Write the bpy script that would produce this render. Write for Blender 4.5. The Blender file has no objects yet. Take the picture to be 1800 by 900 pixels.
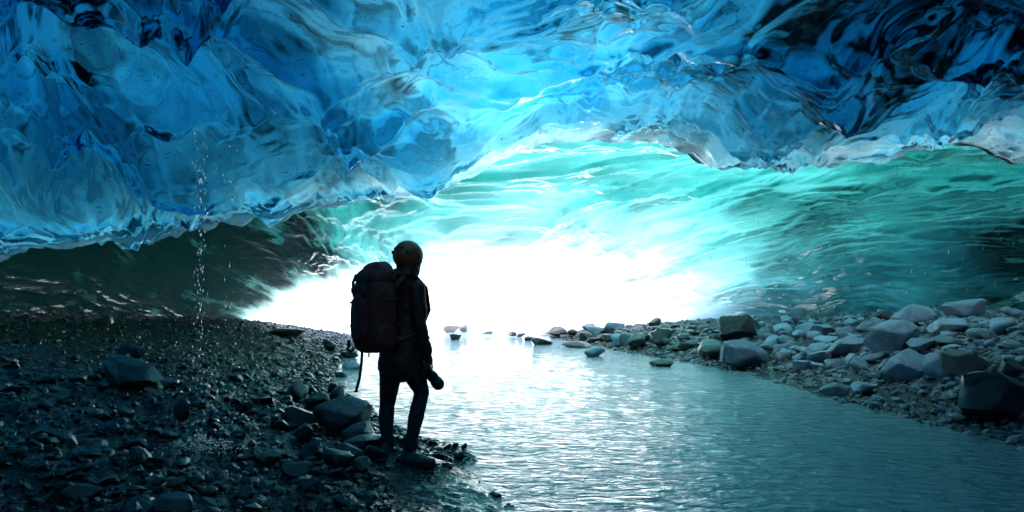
import bpy, bmesh, math, random
import numpy as np
from mathutils import Vector, Matrix

random.seed(7)
rng = np.random.default_rng(11)
R = math.radians
scene = bpy.context.scene
COL = scene.collection

# ------------------------------------------------------------------ camera
CAM_H, FPX = 1.35, 1150.0            # eye height over the water, focal length in photo pixels (1800 wide)
cam_d = bpy.data.cameras.new('camera'); cam = bpy.data.objects.new('camera', cam_d); COL.objects.link(cam)
cam.location = (0, 0, CAM_H); cam.rotation_euler = (R(90), 0, 0)
cam_d.sensor_width = 36.0; cam_d.lens = FPX / 1800 * 36; cam_d.shift_y = 0.05
cam_d.clip_start = 0.05; cam_d.clip_end = 20000
scene.camera = cam

# ------------------------------------------------------------------ sky, sun, exposure
SUN_EL, SUN_AZ = 58.0, -100.0            # sun to the side, over the glacier
world = bpy.data.worlds.new('World'); scene.world = world; world.use_nodes = True
wn = world.node_tree; wn.nodes.clear()
sky = wn.nodes.new('ShaderNodeTexSky'); sky.sky_type = 'NISHITA'; sky.sun_disc = False
sky.sun_elevation = R(SUN_EL); sky.sun_rotation = R(SUN_AZ)
bg = wn.nodes.new('ShaderNodeBackground'); bg.inputs['Strength'].default_value = 0.15
wo = wn.nodes.new('ShaderNodeOutputWorld')
wn.links.new(sky.outputs[0], bg.inputs[0]); wn.links.new(bg.outputs[0], wo.inputs[0])
sd = bpy.data.lights.new('sun', 'SUN'); sd.energy = 5.0; sd.angle = R(0.5); sd.color = (1.0, 0.95, 0.87)
sun = bpy.data.objects.new('sun', sd); COL.objects.link(sun)
sun.rotation_euler = (-(math.pi / 2 - R(SUN_EL)), 0, -R(SUN_AZ))
sun.location = (3, 60, 40)
scene.view_settings.view_transform = 'Standard'; scene.view_settings.look = 'None'
scene.view_settings.gamma = 1.0; scene.view_settings.exposure = 1.95
try: scene.view_settings.use_curve_mapping = False
except Exception: pass
cy = scene.cycles
cy.use_denoising = True
cy.max_bounces = 8; cy.diffuse_bounces = 2; cy.glossy_bounces = 3; cy.transmission_bounces = 6
cy.use_adaptive_sampling = True; cy.adaptive_threshold = 0.03
cy.volume_bounces = 0; cy.sample_clamp_indirect = 6.0; cy.blur_glossy = 0.2
cy.caustics_reflective = True; cy.caustics_refractive = True

# ------------------------------------------------------------------ numeric noise
def _h(ix, iy, s):
    x = (ix.astype(np.int64) * 374761393 + iy.astype(np.int64) * 668265263 + s * 2147483647) & 0xffffffff
    x = ((x ^ (x >> 13)) * 1274126177) & 0xffffffff
    x = (x ^ (x >> 16)) * 2246822519 & 0xffffffff
    return ((x ^ (x >> 15)) & 0xffffff) / float(0x1000000)
def gn(x, y, s=0):
    """gradient noise, about -0.7..0.7"""
    x = np.asarray(x, float); y = np.asarray(y, float)
    ix = np.floor(x); iy = np.floor(y); fx = x - ix; fy = y - iy
    u = fx**3 * (fx * (fx * 6 - 15) + 10); v = fy**3 * (fy * (fy * 6 - 15) + 10)
    def g(dx, dy):
        a = _h(ix + dx, iy + dy, s) * 2 * math.pi
        return np.cos(a) * (fx - dx) + np.sin(a) * (fy - dy)
    a = g(0, 0) * (1 - u) + g(1, 0) * u; b = g(0, 1) * (1 - u) + g(1, 1) * u
    return a * (1 - v) + b * v
def fbm(x, y, o=4, s=0, g=0.5):
    t = 0; a = 1.0; f = 1.0
    for k in range(o):
        t = t + a * gn(x * f, y * f, s + 17 * k); a *= g; f *= 2.03
    return t
def worley(x, y, s=0, jit=0.9):
    """squared distance to nearest cell point and that cell's random number"""
    ix = np.floor(x); iy = np.floor(y)
    best = np.full(np.shape(x), 9.0); bid = np.zeros(np.shape(x))
    for dx in (-1, 0, 1):
        for dy in (-1, 0, 1):
            cx = ix + dx; cy_ = iy + dy
            px = cx + 0.5 + jit * (_h(cx, cy_, s) - 0.5); py = cy_ + 0.5 + jit * (_h(cx, cy_, s + 5) - 0.5)
            w = 0.35 * _h(cx, cy_, s + 9)
            d = (x - px)**2 + (y - py)**2 + w * 0.5
            m = d < best
            best = np.where(m, d, best); bid = np.where(m, _h(cx, cy_, s + 13), bid)
    return best, bid
def worley_s(x, y, s=0, k=14.0, jit=0.9):
    """squared distance to the nearest cell point, rounded where cells meet"""
    ix = np.floor(x); iy = np.floor(y); t = np.zeros(np.shape(x))
    for dx in (-1, 0, 1):
        for dy in (-1, 0, 1):
            cx = ix + dx; cy_ = iy + dy
            px = cx + 0.5 + jit * (_h(cx, cy_, s) - 0.5); py = cy_ + 0.5 + jit * (_h(cx, cy_, s + 5) - 0.5)
            t += np.exp(-k * ((x - px)**2 + (y - py)**2 + 0.17 * _h(cx, cy_, s + 9)))
    return -np.log(t + 1e-30) / k
def sst(a, b, x):
    t = np.clip((np.asarray(x, float) - a) / (np.asarray(b, float) - a), 0, 1); return t * t * (3 - 2 * t)
def itp(x, xs, ys): return np.interp(x, xs, ys)

# ------------------------------------------------------------------ object helpers
def tag(o, label=None, cat=None, group=None, kind=None):
    for k, v in (('label', label), ('category', cat), ('group', group), ('kind', kind)):
        if v: o[k] = v
    return o
def link(name, me, mat=None, parent=None):
    o = bpy.data.objects.new(name, me); COL.objects.link(o)
    if mat is not None and me is not None and len(me.materials) == 0: me.materials.append(mat)
    if parent is not None: o.parent = parent
    return o
def empty(name, loc=(0, 0, 0), rz=0):
    o = bpy.data.objects.new(name, None); COL.objects.link(o); o.location = loc; o.rotation_euler = (0, 0, rz)
    o.empty_display_size = 0.1; return o
def mesh_np(name, V, F, smooth=True, facedata=None, vdata=None, bright_rim=None):
    """V (n,3), F list of arrays (k,4) or (k,3)"""
    me = bpy.data.meshes.new(name)
    F = [np.asarray(f, np.int32) for f in F if len(f)]
    nl = sum(f.size for f in F); nf = sum(len(f) for f in F)
    me.vertices.add(len(V)); me.vertices.foreach_set('co', np.asarray(V, np.float32).ravel())
    me.loops.add(nl); me.loops.foreach_set('vertex_index', np.concatenate([f.ravel() for f in F]))
    st = []; c = 0
    for f in F:
        st.append(c + np.arange(len(f)) * f.shape[1]); c += f.size
    me.polygons.add(nf); me.polygons.foreach_set('loop_start', np.concatenate(st).astype(np.int32))
    me.polygons.foreach_set('use_smooth', np.full(nf, smooth))
    if bright_rim is not None:
        a = me.attributes.new('bright_rim', 'FLOAT', 'FACE'); a.data.foreach_set('value', np.asarray(bright_rim, np.float32))
    if vdata is not None:
        a = me.attributes.new('murk_shade', 'FLOAT', 'POINT'); a.data.foreach_set('value', np.asarray(vdata, np.float32))
    if facedata is not None:
        a = me.attributes.new('backing', 'FLOAT', 'FACE'); a.data.foreach_set('value', np.asarray(facedata, np.float32))
    me.update(calc_edges=True); me.validate()
    return me
def quads(n, m, base=0):
    i, j = np.meshgrid(np.arange(n - 1), np.arange(m - 1), indexing='ij')
    a = (i * m + j).ravel() + base
    return np.stack([a, a + m, a + m + 1, a + 1], 1)
def orient(V, F, want):
    """flip the whole patch so its middle face looks along want"""
    p = V[F]; n = np.cross(p[:, 1] - p[:, 0], p[:, 2] - p[:, 1]).sum(0)
    return F if np.dot(n, want) > 0 else F[:, ::-1]

# ------------------------------------------------------------------ material helpers
def new_mat(name):
    m = bpy.data.materials.new(name); m.use_nodes = True; m.node_tree.nodes.clear(); return m, m.node_tree
class NT:
    def __init__(s, nt): s.nt = nt
    def n(s, t, **kw):
        nd = s.nt.nodes.new('ShaderNode' + t)
        for k, v in kw.items():
            if k.startswith('i_'):
                nd.inputs[int(k[2:]) if k[2:].isdigit() else k[2:].replace('_', ' ')].default_value = v
            else: setattr(nd, k, v)
        return nd
    def l(s, a, b): s.nt.links.new(a, b)
    def ramp(s, src, pts):
        r = s.n('ValToRGB'); cr = r.color_ramp
        while len(cr.elements) < len(pts): cr.elements.new(0.5)
        for e, (p, c) in zip(cr.elements, pts):
            e.position = p; e.color = (c, c, c, 1) if isinstance(c, (int, float)) else (*c, 1)
        s.l(src, r.inputs[0]); return r.outputs[0]
    def noise(s, co, scale, detail=4, rough=0.55, dist=0.0):
        n = s.n('TexNoise'); n.inputs['Scale'].default_value = scale; n.inputs['Detail'].default_value = detail
        n.inputs['Roughness'].default_value = rough; n.inputs['Distortion'].default_value = dist
        s.l(co, n.inputs['Vector']); return n.outputs['Fac']
    def math(s, op, a, b=0.0):
        m = s.n('Math', operation=op)
        for k, v in enumerate((a, b)):
            if isinstance(v, (int, float)): m.inputs[k].default_value = v
            else: s.l(v, m.inputs[k])
        return m.outputs[0]
    def mapping(s, co, sc=(1, 1, 1), rot=(0, 0, 0)):
        m = s.n('Mapping'); m.inputs['Scale'].default_value = sc; m.inputs['Rotation'].default_value = rot
        s.l(co, m.inputs['Vector']); return m.outputs[0]
    def bump(s, h, strength, dist, normal=None):
        b = s.n('Bump'); b.inputs['Strength'].default_value = strength; b.inputs['Distance'].default_value = dist
        s.l(h, b.inputs['Height'])
        if normal is not None: s.l(normal, b.inputs['Normal'])
        return b.outputs[0]
    def mixc(s, f, a, b):
        m = s.n('Mix', data_type='RGBA')
        for k, v in ((0, f), (6, a), (7, b)):
            if isinstance(v, (int, float)): m.inputs[k].default_value = v
            elif isinstance(v, tuple): m.inputs[k].default_value = (*v, 1)
            else: s.l(v, m.inputs[k])
        return m.outputs[2]

def ice_material(name, absorb, density, cloud_lo, cloud_hi, bump_scale, bump_d, ash, stretch=(1, 1, 1), lump=0.0):
    """clear ice under a bubbly, faintly dirty upper skin that lets daylight through; the block itself tints by its depth"""
    m, nt = new_mat(name); t = NT(nt)
    co = t.n('NewGeometry').outputs['Position']
    co = t.mapping(co, stretch)
    out = t.n('OutputMaterial')
    # clear face
    n1 = t.noise(co, bump_scale, 2, 0.45, 0.0)
    b = t.bump(n1, 0.6, bump_d)
    gl = t.n('BsdfGlass'); gl.inputs['IOR'].default_value = 1.42; gl.inputs['Roughness'].default_value = 0.02
    gl.inputs['Color'].default_value = (0.97, 0.985, 1, 1); t.l(b, gl.inputs['Normal'])
    # bubbly skin above: clear to cloudy, grey silt frozen in, plus painted daylight falloff
    mk = t.n('Attribute', attribute_name='murk_shade').outputs['Fac']
    sp = t.ramp(t.noise(co, 48, 2, 0.6), [(0.62, 0.0), (0.68, 1.0)])
    f = t.math('SUBTRACT', mk, t.math('MULTIPLY', sp, ash))
    col = t.ramp(f, [(0.0, cloud_lo), (0.5, tuple(0.42 * (a + b_) for a, b_ in zip(cloud_lo, cloud_hi))), (1.0, cloud_hi)])
    tr = t.n('BsdfTranslucent'); t.l(col, tr.inputs['Color'])
    df = t.n('BsdfDiffuse'); t.l(col, df.inputs['Color'])
    mx = t.n('MixShader'); mx.inputs[0].default_value = 0.12; t.l(tr.outputs[0], mx.inputs[1]); t.l(df.outputs[0], mx.inputs[2])
    at = t.n('Attribute', attribute_name='backing')
    ms = t.n('MixShader'); t.l(at.outputs['Fac'], ms.inputs[0]); gz = t.n('BsdfGlossy'); gz.inputs['Roughness'].default_value = 0.05; t.l(b, gz.inputs['Normal'])
    wf = t.n('MixShader'); wf.inputs[0].default_value = 0.025; t.l(gl.outputs[0], wf.inputs[1]); t.l(gz.outputs[0], wf.inputs[2])   # film of meltwater
    t.l(wf.outputs[0], ms.inputs[1]); t.l(mx.outputs[0], ms.inputs[2])
    ft = t.n('BsdfTranslucent'); ft.inputs['Color'].default_value = (0.92, 0.95, 0.97, 1); fdf = t.n('BsdfDiffuse'); fdf.inputs['Color'].default_value = (0.82, 0.86, 0.9, 1)
    fm = t.n('MixShader'); fm.inputs[0].default_value = 0.35; t.l(ft.outputs[0], fm.inputs[1]); t.l(fdf.outputs[0], fm.inputs[2])
    fa = t.n('Attribute', attribute_name='bright_rim'); m2 = t.n('MixShader')                                    # whitened lip rim, stands in for light caught along the edge
    t.l(fa.outputs['Fac'], m2.inputs[0]); t.l(ms.outputs[0], m2.inputs[1]); t.l(fm.outputs[0], m2.inputs[2])
    t.l(m2.outputs[0], out.inputs['Surface'])
    va = t.n('VolumeAbsorption'); va.inputs['Color'].default_value = (*absorb, 1); va.inputs['Density'].default_value = density
    t.l(va.outputs[0], out.inputs['Volume'])
    return m

def rock_material(name, c1, c2, rough, wet=0.0, bscale=9.0, bstr=0.5):
    m, nt = new_mat(name); t = NT(nt)
    tc = t.n('TexCoord').outputs['Object']
    oi = t.n('ObjectInfo')
    ad = t.n('VectorMath', operation='ADD'); t.l(tc, ad.inputs[0]); t.l(oi.outputs['Location'], ad.inputs[1])
    co = ad.outputs[0]
    n1 = t.noise(co, bscale * 0.5, 6, 0.65, 0.5); n2 = t.noise(co, bscale * 5, 4, 0.7)
    f = t.math('ADD', t.math('MULTIPLY', n1, 0.7), t.math('MULTIPLY', n2, 0.3))
    col = t.ramp(f, [(0.32, c1), (0.68, c2)])
    hv = t.n('HueSaturation'); t.l(col, hv.inputs['Color'])
    t.l(t.math('ADD', t.math('MULTIPLY', oi.outputs['Random'], 0.7), 0.65), hv.inputs['Value'])
    bs = t.n('BsdfPrincipled'); t.l(hv.outputs[0], bs.inputs['Base Color'])
    rr = t.ramp(n1, [(0.35, max(rough - 0.18, 0.05)), (0.65, min(rough + 0.15, 1))]); t.l(rr, bs.inputs['Roughness'])
    bs.inputs['Specular IOR Level'].default_value = 0.5
    if wet:
        bs.inputs['Coat Weight'].default_value = wet; bs.inputs['Coat Roughness'].default_value = 0.12
    bb = t.bump(n2, bstr * 0.6, 0.012, t.bump(n1, bstr, 0.05)); t.l(bb, bs.inputs['Normal'])
    o = t.n('OutputMaterial'); t.l(bs.outputs[0], o.inputs['Surface'])
    return m

def plain(name, col, rough=0.6, bscale=60, bstr=0.3, bdist=0.003, var=0.25, metal=0.0, sheen=0.0):
    m, nt = new_mat(name); t = NT(nt)
    co = t.n('TexCoord').outputs['Object']
    n = t.noise(co, bscale, 4, 0.6)
    c = t.ramp(n, [(0.3, tuple(x * (1 - var) for x in col)), (0.7, tuple(min(x * (1 + var), 1) for x in col))])
    bs = t.n('BsdfPrincipled'); t.l(c, bs.inputs['Base Color']); bs.inputs['Roughness'].default_value = rough
    bs.inputs['Metallic'].default_value = metal; bs.inputs['Sheen Weight'].default_value = sheen
    t.l(t.bump(n, bstr, bdist), bs.inputs['Normal'])
    o = t.n('OutputMaterial'); t.l(bs.outputs[0], o.inputs['Surface'])
    return m

M = {}
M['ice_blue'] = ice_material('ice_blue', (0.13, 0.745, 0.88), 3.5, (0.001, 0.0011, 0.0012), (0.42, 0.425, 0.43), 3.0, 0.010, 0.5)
M['ice_teal'] = ice_material('ice_teal', (0.14, 0.645, 0.63), 2.3, (0.015, 0.016, 0.016), (0.86, 0.87, 0.87), 7.0, 0.04, 0.2, stretch=(1, 0.35, 1.0))
M['rock_dry'] = rock_material('rock_dry', (0.11, 0.14, 0.19), (0.30, 0.36, 0.46), 0.72)
M['rock_wet'] = rock_material('rock_wet', (0.016, 0.017, 0.018), (0.055, 0.057, 0.06), 0.45, wet=0.22)
M['rock_brown'] = rock_material('rock_brown', (0.09, 0.082, 0.08), (0.21, 0.195, 0.19), 0.65)
M['gravel_wet'] = rock_material('gravel_wet', (0.006, 0.0062, 0.0075), (0.025, 0.026, 0.031), 0.24, wet=0.3, bscale=14)
M['gravel_dry'] = rock_material('gravel_dry', (0.05, 0.058, 0.07), (0.22, 0.25, 0.30), 0.7, bscale=14)

# ------------------------------------------------------------------ the lie of the land (water level is z = 0)
def x_left(Y):  return itp(Y, [-12, 2.5, 4.3, 5, 6.2, 7, 8.6, 10, 12.9, 15, 18, 22, 27, 34, 38], [0.9, 0.35, -0.03, -0.18, -0.5, -1.15, -1.9, -2.55, -3.6, -4.0, -4.5, -5.2, -6.3, -8.0, -9])
def x_right(Y): return itp(Y, [-12, 6.2, 9, 14, 17, 20, 26, 33, 38], [5.6, 4.9, 4.78, 4.72, 4.0, 3.3, 2.3, 0.7, -1])
def ground(X, Y, detail=True):
    X = np.asarray(X, float); Y = np.asarray(Y, float)
    w = 0.18 * gn(X * 0.9, Y * 0.9, 3) + 0.10 * gn(X * 2.3, Y * 2.3, 4)
    sl = x_left(Y) - X + w; sr = X - x_right(Y) + w * 0.7
    zl = 1.28 * (1 - np.exp(-np.power(np.maximum(sl, 0) / 4.4, 1.15)))
    mg = itp(Y, [5, 10, 15], [1.5, 1.2, 0.25])
    fall = 1 - 0.85 * sst(25, 35, Y)
    zr = 0.085 * np.minimum(np.maximum(sr, 0), mg) + itp(Y, [9, 16, 26], [0.38, 0.34, 0.28]) * np.maximum(sr - mg, 0)
    zm = itp(Y, [8, 14, 20, 26], [1.5, 1.32, 1.15, 0.9]); zr = zm * np.tanh(zr / zm) * fall
    depth = -0.35 * np.tanh(np.maximum(np.minimum(-sl, -sr), 0) / 1.2)
    zl = zl * (1 - 0.72 * sst(5.0, 4.5, Y) * sst(1.1, 0.6, sl))
    z = zl * (1 - 0.8 * sst(26, 36, Y)) + zr + depth
    out = sst(33.0, 38.0, Y)
    plainz = 0.16 + 0.004 * np.maximum(Y - 36, 0) * (Y < 400) + 0.004 * 364 * (Y >= 400) + 0.12 * gn(X * 0.3, Y * 0.3, 8)
    z = z * (1 - out) + plainz * out
    far = sst(150, 900, np.hypot(X, Y))
    z = z + far * (26 + 55 * np.maximum(fbm(X / 420., Y / 420., 5, 21), -0.2)) * sst(40, 400, Y)
    if detail:
        near = 1 - sst(36, 60, np.hypot(X, Y))
        amp = sst(-0.05, 0.25, np.maximum(sl, sr))
        z = z + near * (amp * (0.09 * gn(X * 1.6, Y * 1.6, 31) + 0.05 * gn(X * 4.1, Y * 4.1, 32)) + 0.018 * gn(X * 9, Y * 9, 33) * (0.3 + 0.7 * amp))
    return z
def hit(px, py):
    """where the sight line through a photo pixel meets the ground"""
    dx = (px - 900) / FPX; dz = (540 - py) / FPX
    Y = np.linspace(2.0, 60, 6000); z = CAM_H + dz * Y
    g = np.maximum(ground(dx * Y, Y), 0.0)
    k = np.argmax(z <= g)
    if not (z <= g).any(): k = len(Y) - 1
    return float(dx * Y[k]), float(Y[k]), float(ground(dx * Y[k], Y[k]))

def build_ground():
    xs = np.concatenate([-np.geomspace(6000, 14.3, 34), np.arange(-14, 14.01, 0.08), np.geomspace(14.3, 6000, 34)])
    ys = np.concatenate([-np.geomspace(200, 3.4, 16), np.arange(-3.2, 2.4, 0.25), np.arange(2.5, 36, 0.075), np.geomspace(36.2, 9000, 70)])
    X, Y = np.meshgrid(xs, ys, indexing='ij')
    V = np.stack([X, Y, ground(X, Y)], -1).reshape(-1, 3)
    F = orient(V, quads(len(xs), len(ys)), (0, 0, 1))
    m, nt = new_mat('ground'); t = NT(nt)
    co = t.n('NewGeometry').outputs['Position']
    sx = t.n('SeparateXYZ'); t.l(co, sx.inputs[0])
    peb = t.n('TexVoronoi'); peb.inputs['Scale'].default_value = 16; t.l(co, peb.inputs['Vector'])
    peb2 = t.n('TexVoronoi'); peb2.inputs['Scale'].default_value = 44; t.l(co, peb2.inputs['Vector'])
    n = t.noise(co, 1.2, 5, 0.6)
    wetc = t.mixc(n, (0.010, 0.0105, 0.0115), (0.034, 0.035, 0.037))
    dryc = t.mixc(n, (0.025, 0.028, 0.033), (0.085, 0.095, 0.11))
    snow = t.mixc(t.ramp(t.noise(co, 0.25, 6, 0.65), [(0.55, 0.0), (0.68, 1.0)]), (0.86, 0.87, 0.88), (0.15, 0.152, 0.16))
    right = t.ramp(t.math('ADD', t.math('MULTIPLY', t.math('SUBTRACT', sx.outputs[0], 5.2), 0.5), t.math('MULTIPLY', t.math('SUBTRACT', n, 0.5), 0.6)), [(0.2, 0.0), (0.6, 1.0)])
    outf = t.ramp(t.math('ADD', t.math('MULTIPLY', t.math('SUBTRACT', sx.outputs[1], 30.0), 0.2), t.math('MULTIPLY', n, 0.5)), [(0.4, 0.0), (0.8, 1.0)])
    col = t.mixc(outf, t.mixc(right, wetc, dryc), snow)
    bs = t.n('BsdfPrincipled'); t.l(col, bs.inputs['Base Color'])
    rg = t.ramp(t.math('MAXIMUM', right, outf), [(0.0, 0.28), (1.0, 0.8)]); lo = t.ramp(t.math('ADD', sx.outputs[2], t.math('MULTIPLY', n, 0.1)), [(0.08, 0.35), (0.24, 1.0)]); t.l(t.math('MULTIPLY', rg, lo), bs.inputs['Roughness'])
    h = t.math('ADD', t.math('MULTIPLY', peb.outputs['Distance'], -1.0), t.math('MULTIPLY', peb2.outputs['Distance'], -0.4))
    t.l(t.bump(h, 0.8, 0.05), bs.inputs['Normal'])
    o = t.n('OutputMaterial'); t.l(bs.outputs[0], o.inputs['Surface'])
    tag(link('ground', mesh_np('ground', V, [F]), m), 'dark wet gravel ground of the cave running out to bright snow', kind='structure')
build_ground()

# ------------------------------------------------------------------ the river
def build_water():
    ys = np.concatenate([np.arange(-8, 2.5, 0.5), np.geomspace(2.5, 37, 330)])
    us = np.linspace(0, 1, 260)
    Y, U = np.meshgrid(ys, us, indexing='ij')
    X = (x_left(Y) - 1.2) * (1 - U) + (x_right(Y) + 1.4) * U
    wv = 0.010 * gn(X * 1.1 + 0.4 * Y, Y * 2.2, 51) + 0.007 * gn(X * 3 - Y, Y * 5, 52) + 0.004 * gn(X * 7 + Y * 2, Y * 11, 53)
    fade = 1 - 0.6 * sst(14, 30, Y)
    V = np.stack([X, Y, wv * fade], -1).reshape(-1, 3)
    F = orient(V, quads(len(ys), len(us)), (0, 0, 1))
    m, nt = new_mat('river_water'); t = NT(nt)
    co = t.n('NewGeometry').outputs['Position']
    silt = t.noise(t.mapping(co, (0.5, 0.25, 1)), 0.9, 4, 0.6, 1.0)
    bs = t.n('BsdfPrincipled')
    t.l(t.mixc(silt, (0.12, 0.205, 0.24), (0.22, 0.315, 0.355)), bs.inputs['Base Color'])
    bs.inputs['Roughness'].default_value = 0.06; bs.inputs['IOR'].default_value = 1.33
    w1 = t.noise(t.mapping(co, (1.0, 2.0, 1), (0, 0, 0.25)), 3.8, 3, 0.5, 0.8)
    w2 = t.noise(t.mapping(co, (1.0, 1.6, 1), (0, 0, -0.3)), 15.0, 3, 0.55, 0.6)
    t.l(t.bump(w2, 0.8, 0.010, t.bump(w1, 0.9, 0.058)), bs.inputs['Normal'])
    o = t.n('OutputMaterial'); t.l(bs.outputs[0], o.inputs['Surface'])
    tag(link('river_water', mesh_np('river_water', V, [F]), m), 'milky teal meltwater river flowing out of the cave', kind='structure')
build_water()

# ------------------------------------------------------------------ ice over the near chamber
LIP_Y = 10.0
LPX = [-700, -450, -200, 0, 120, 200, 300, 400, 470, 500, 600, 700, 790, 800, 870, 950, 1050, 1150, 1220, 1250, 1330, 1400, 1480, 1550, 1620, 1690, 1740, 1800, 1950, 2200, 2500]
LPY = [ 700,  560,  480, 452, 440,  430, 418, 405, 385, 382, 362, 343, 332, 322, 290,  255,  250,  254,  272,  300,  300,  301,  292,  276,  262,  246,  275,  298,  330,  470,  700]
def z_lip(X): return CAM_H + (540 - itp(900 + X * FPX / LIP_Y, LPX, LPY)) * LIP_Y / FPX
def lip_rag(X): return 0.22 * fbm(X * 0.55, X * 0 + 2.0, 3, 61) + 0.05 * gn(X * 3.3, X * 0, 62)
def slab(name, inner, outer, murk_shade, step, w_in, w_out, mat, label, bright_rim=None):
    """closed block of ice: fine inner face, coarse outer face, skirts between them"""
    n, m = inner.shape[:2]
    ri = np.unique(np.append(np.arange(0, n, step), n - 1)); rj = np.unique(np.append(np.arange(0, m, step), m - 1))
    Vi = inner.reshape(-1, 3); oc = outer[np.ix_(ri, rj)]; Vo = oc.reshape(-1, 3)
    md = [np.full(len(Vi), 0.8), murk_shade[np.ix_(ri, rj)].ravel()]
    Vs = [Vi, Vo]; Fs = [orient(Vi, quads(n, m), w_in)]
    Fo = orient(Vo, quads(len(ri), len(rj)), w_out) + len(Vi); Fs.append(Fo)
    base = len(Vi) + len(Vo)
    cen = 0.5 * (inner.mean((0, 1)) + outer.mean((0, 1)))
    for a, b in ((inner[0], outer[0]), (inner[-1], outer[-1]), (inner[:, 0], outer[:, 0]), (inner[:, -1], outer[:, -1])):
        g = np.stack([a, b], 0); Vg = g.reshape(-1, 3)
        f = orient(Vg, quads(2, len(a)), g.mean((0, 1)) - cen)
        Fs.append(f + base); Vs.append(Vg); base += len(Vg); md.append(np.full(len(Vg), 0.5))
    fd = np.concatenate([np.zeros(len(Fs[0])), np.ones(len(Fs[1])), np.ones(len(Fs[2]))] + [np.ones(len(f)) for f in Fs[3:]])
    fr = np.zeros(len(fd))
    if bright_rim is not None: fr[:len(Fs[0])] = bright_rim[:-1, :-1].ravel(); fr[len(Fs[0]) + len(Fs[1]):len(Fs[0]) + len(Fs[1]) + len(Fs[2])] = 1.0
    me = mesh_np(name, np.concatenate(Vs), Fs, True, fd, np.concatenate(md), fr)
    return tag(link(name, me, mat), label, kind='structure')

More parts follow.
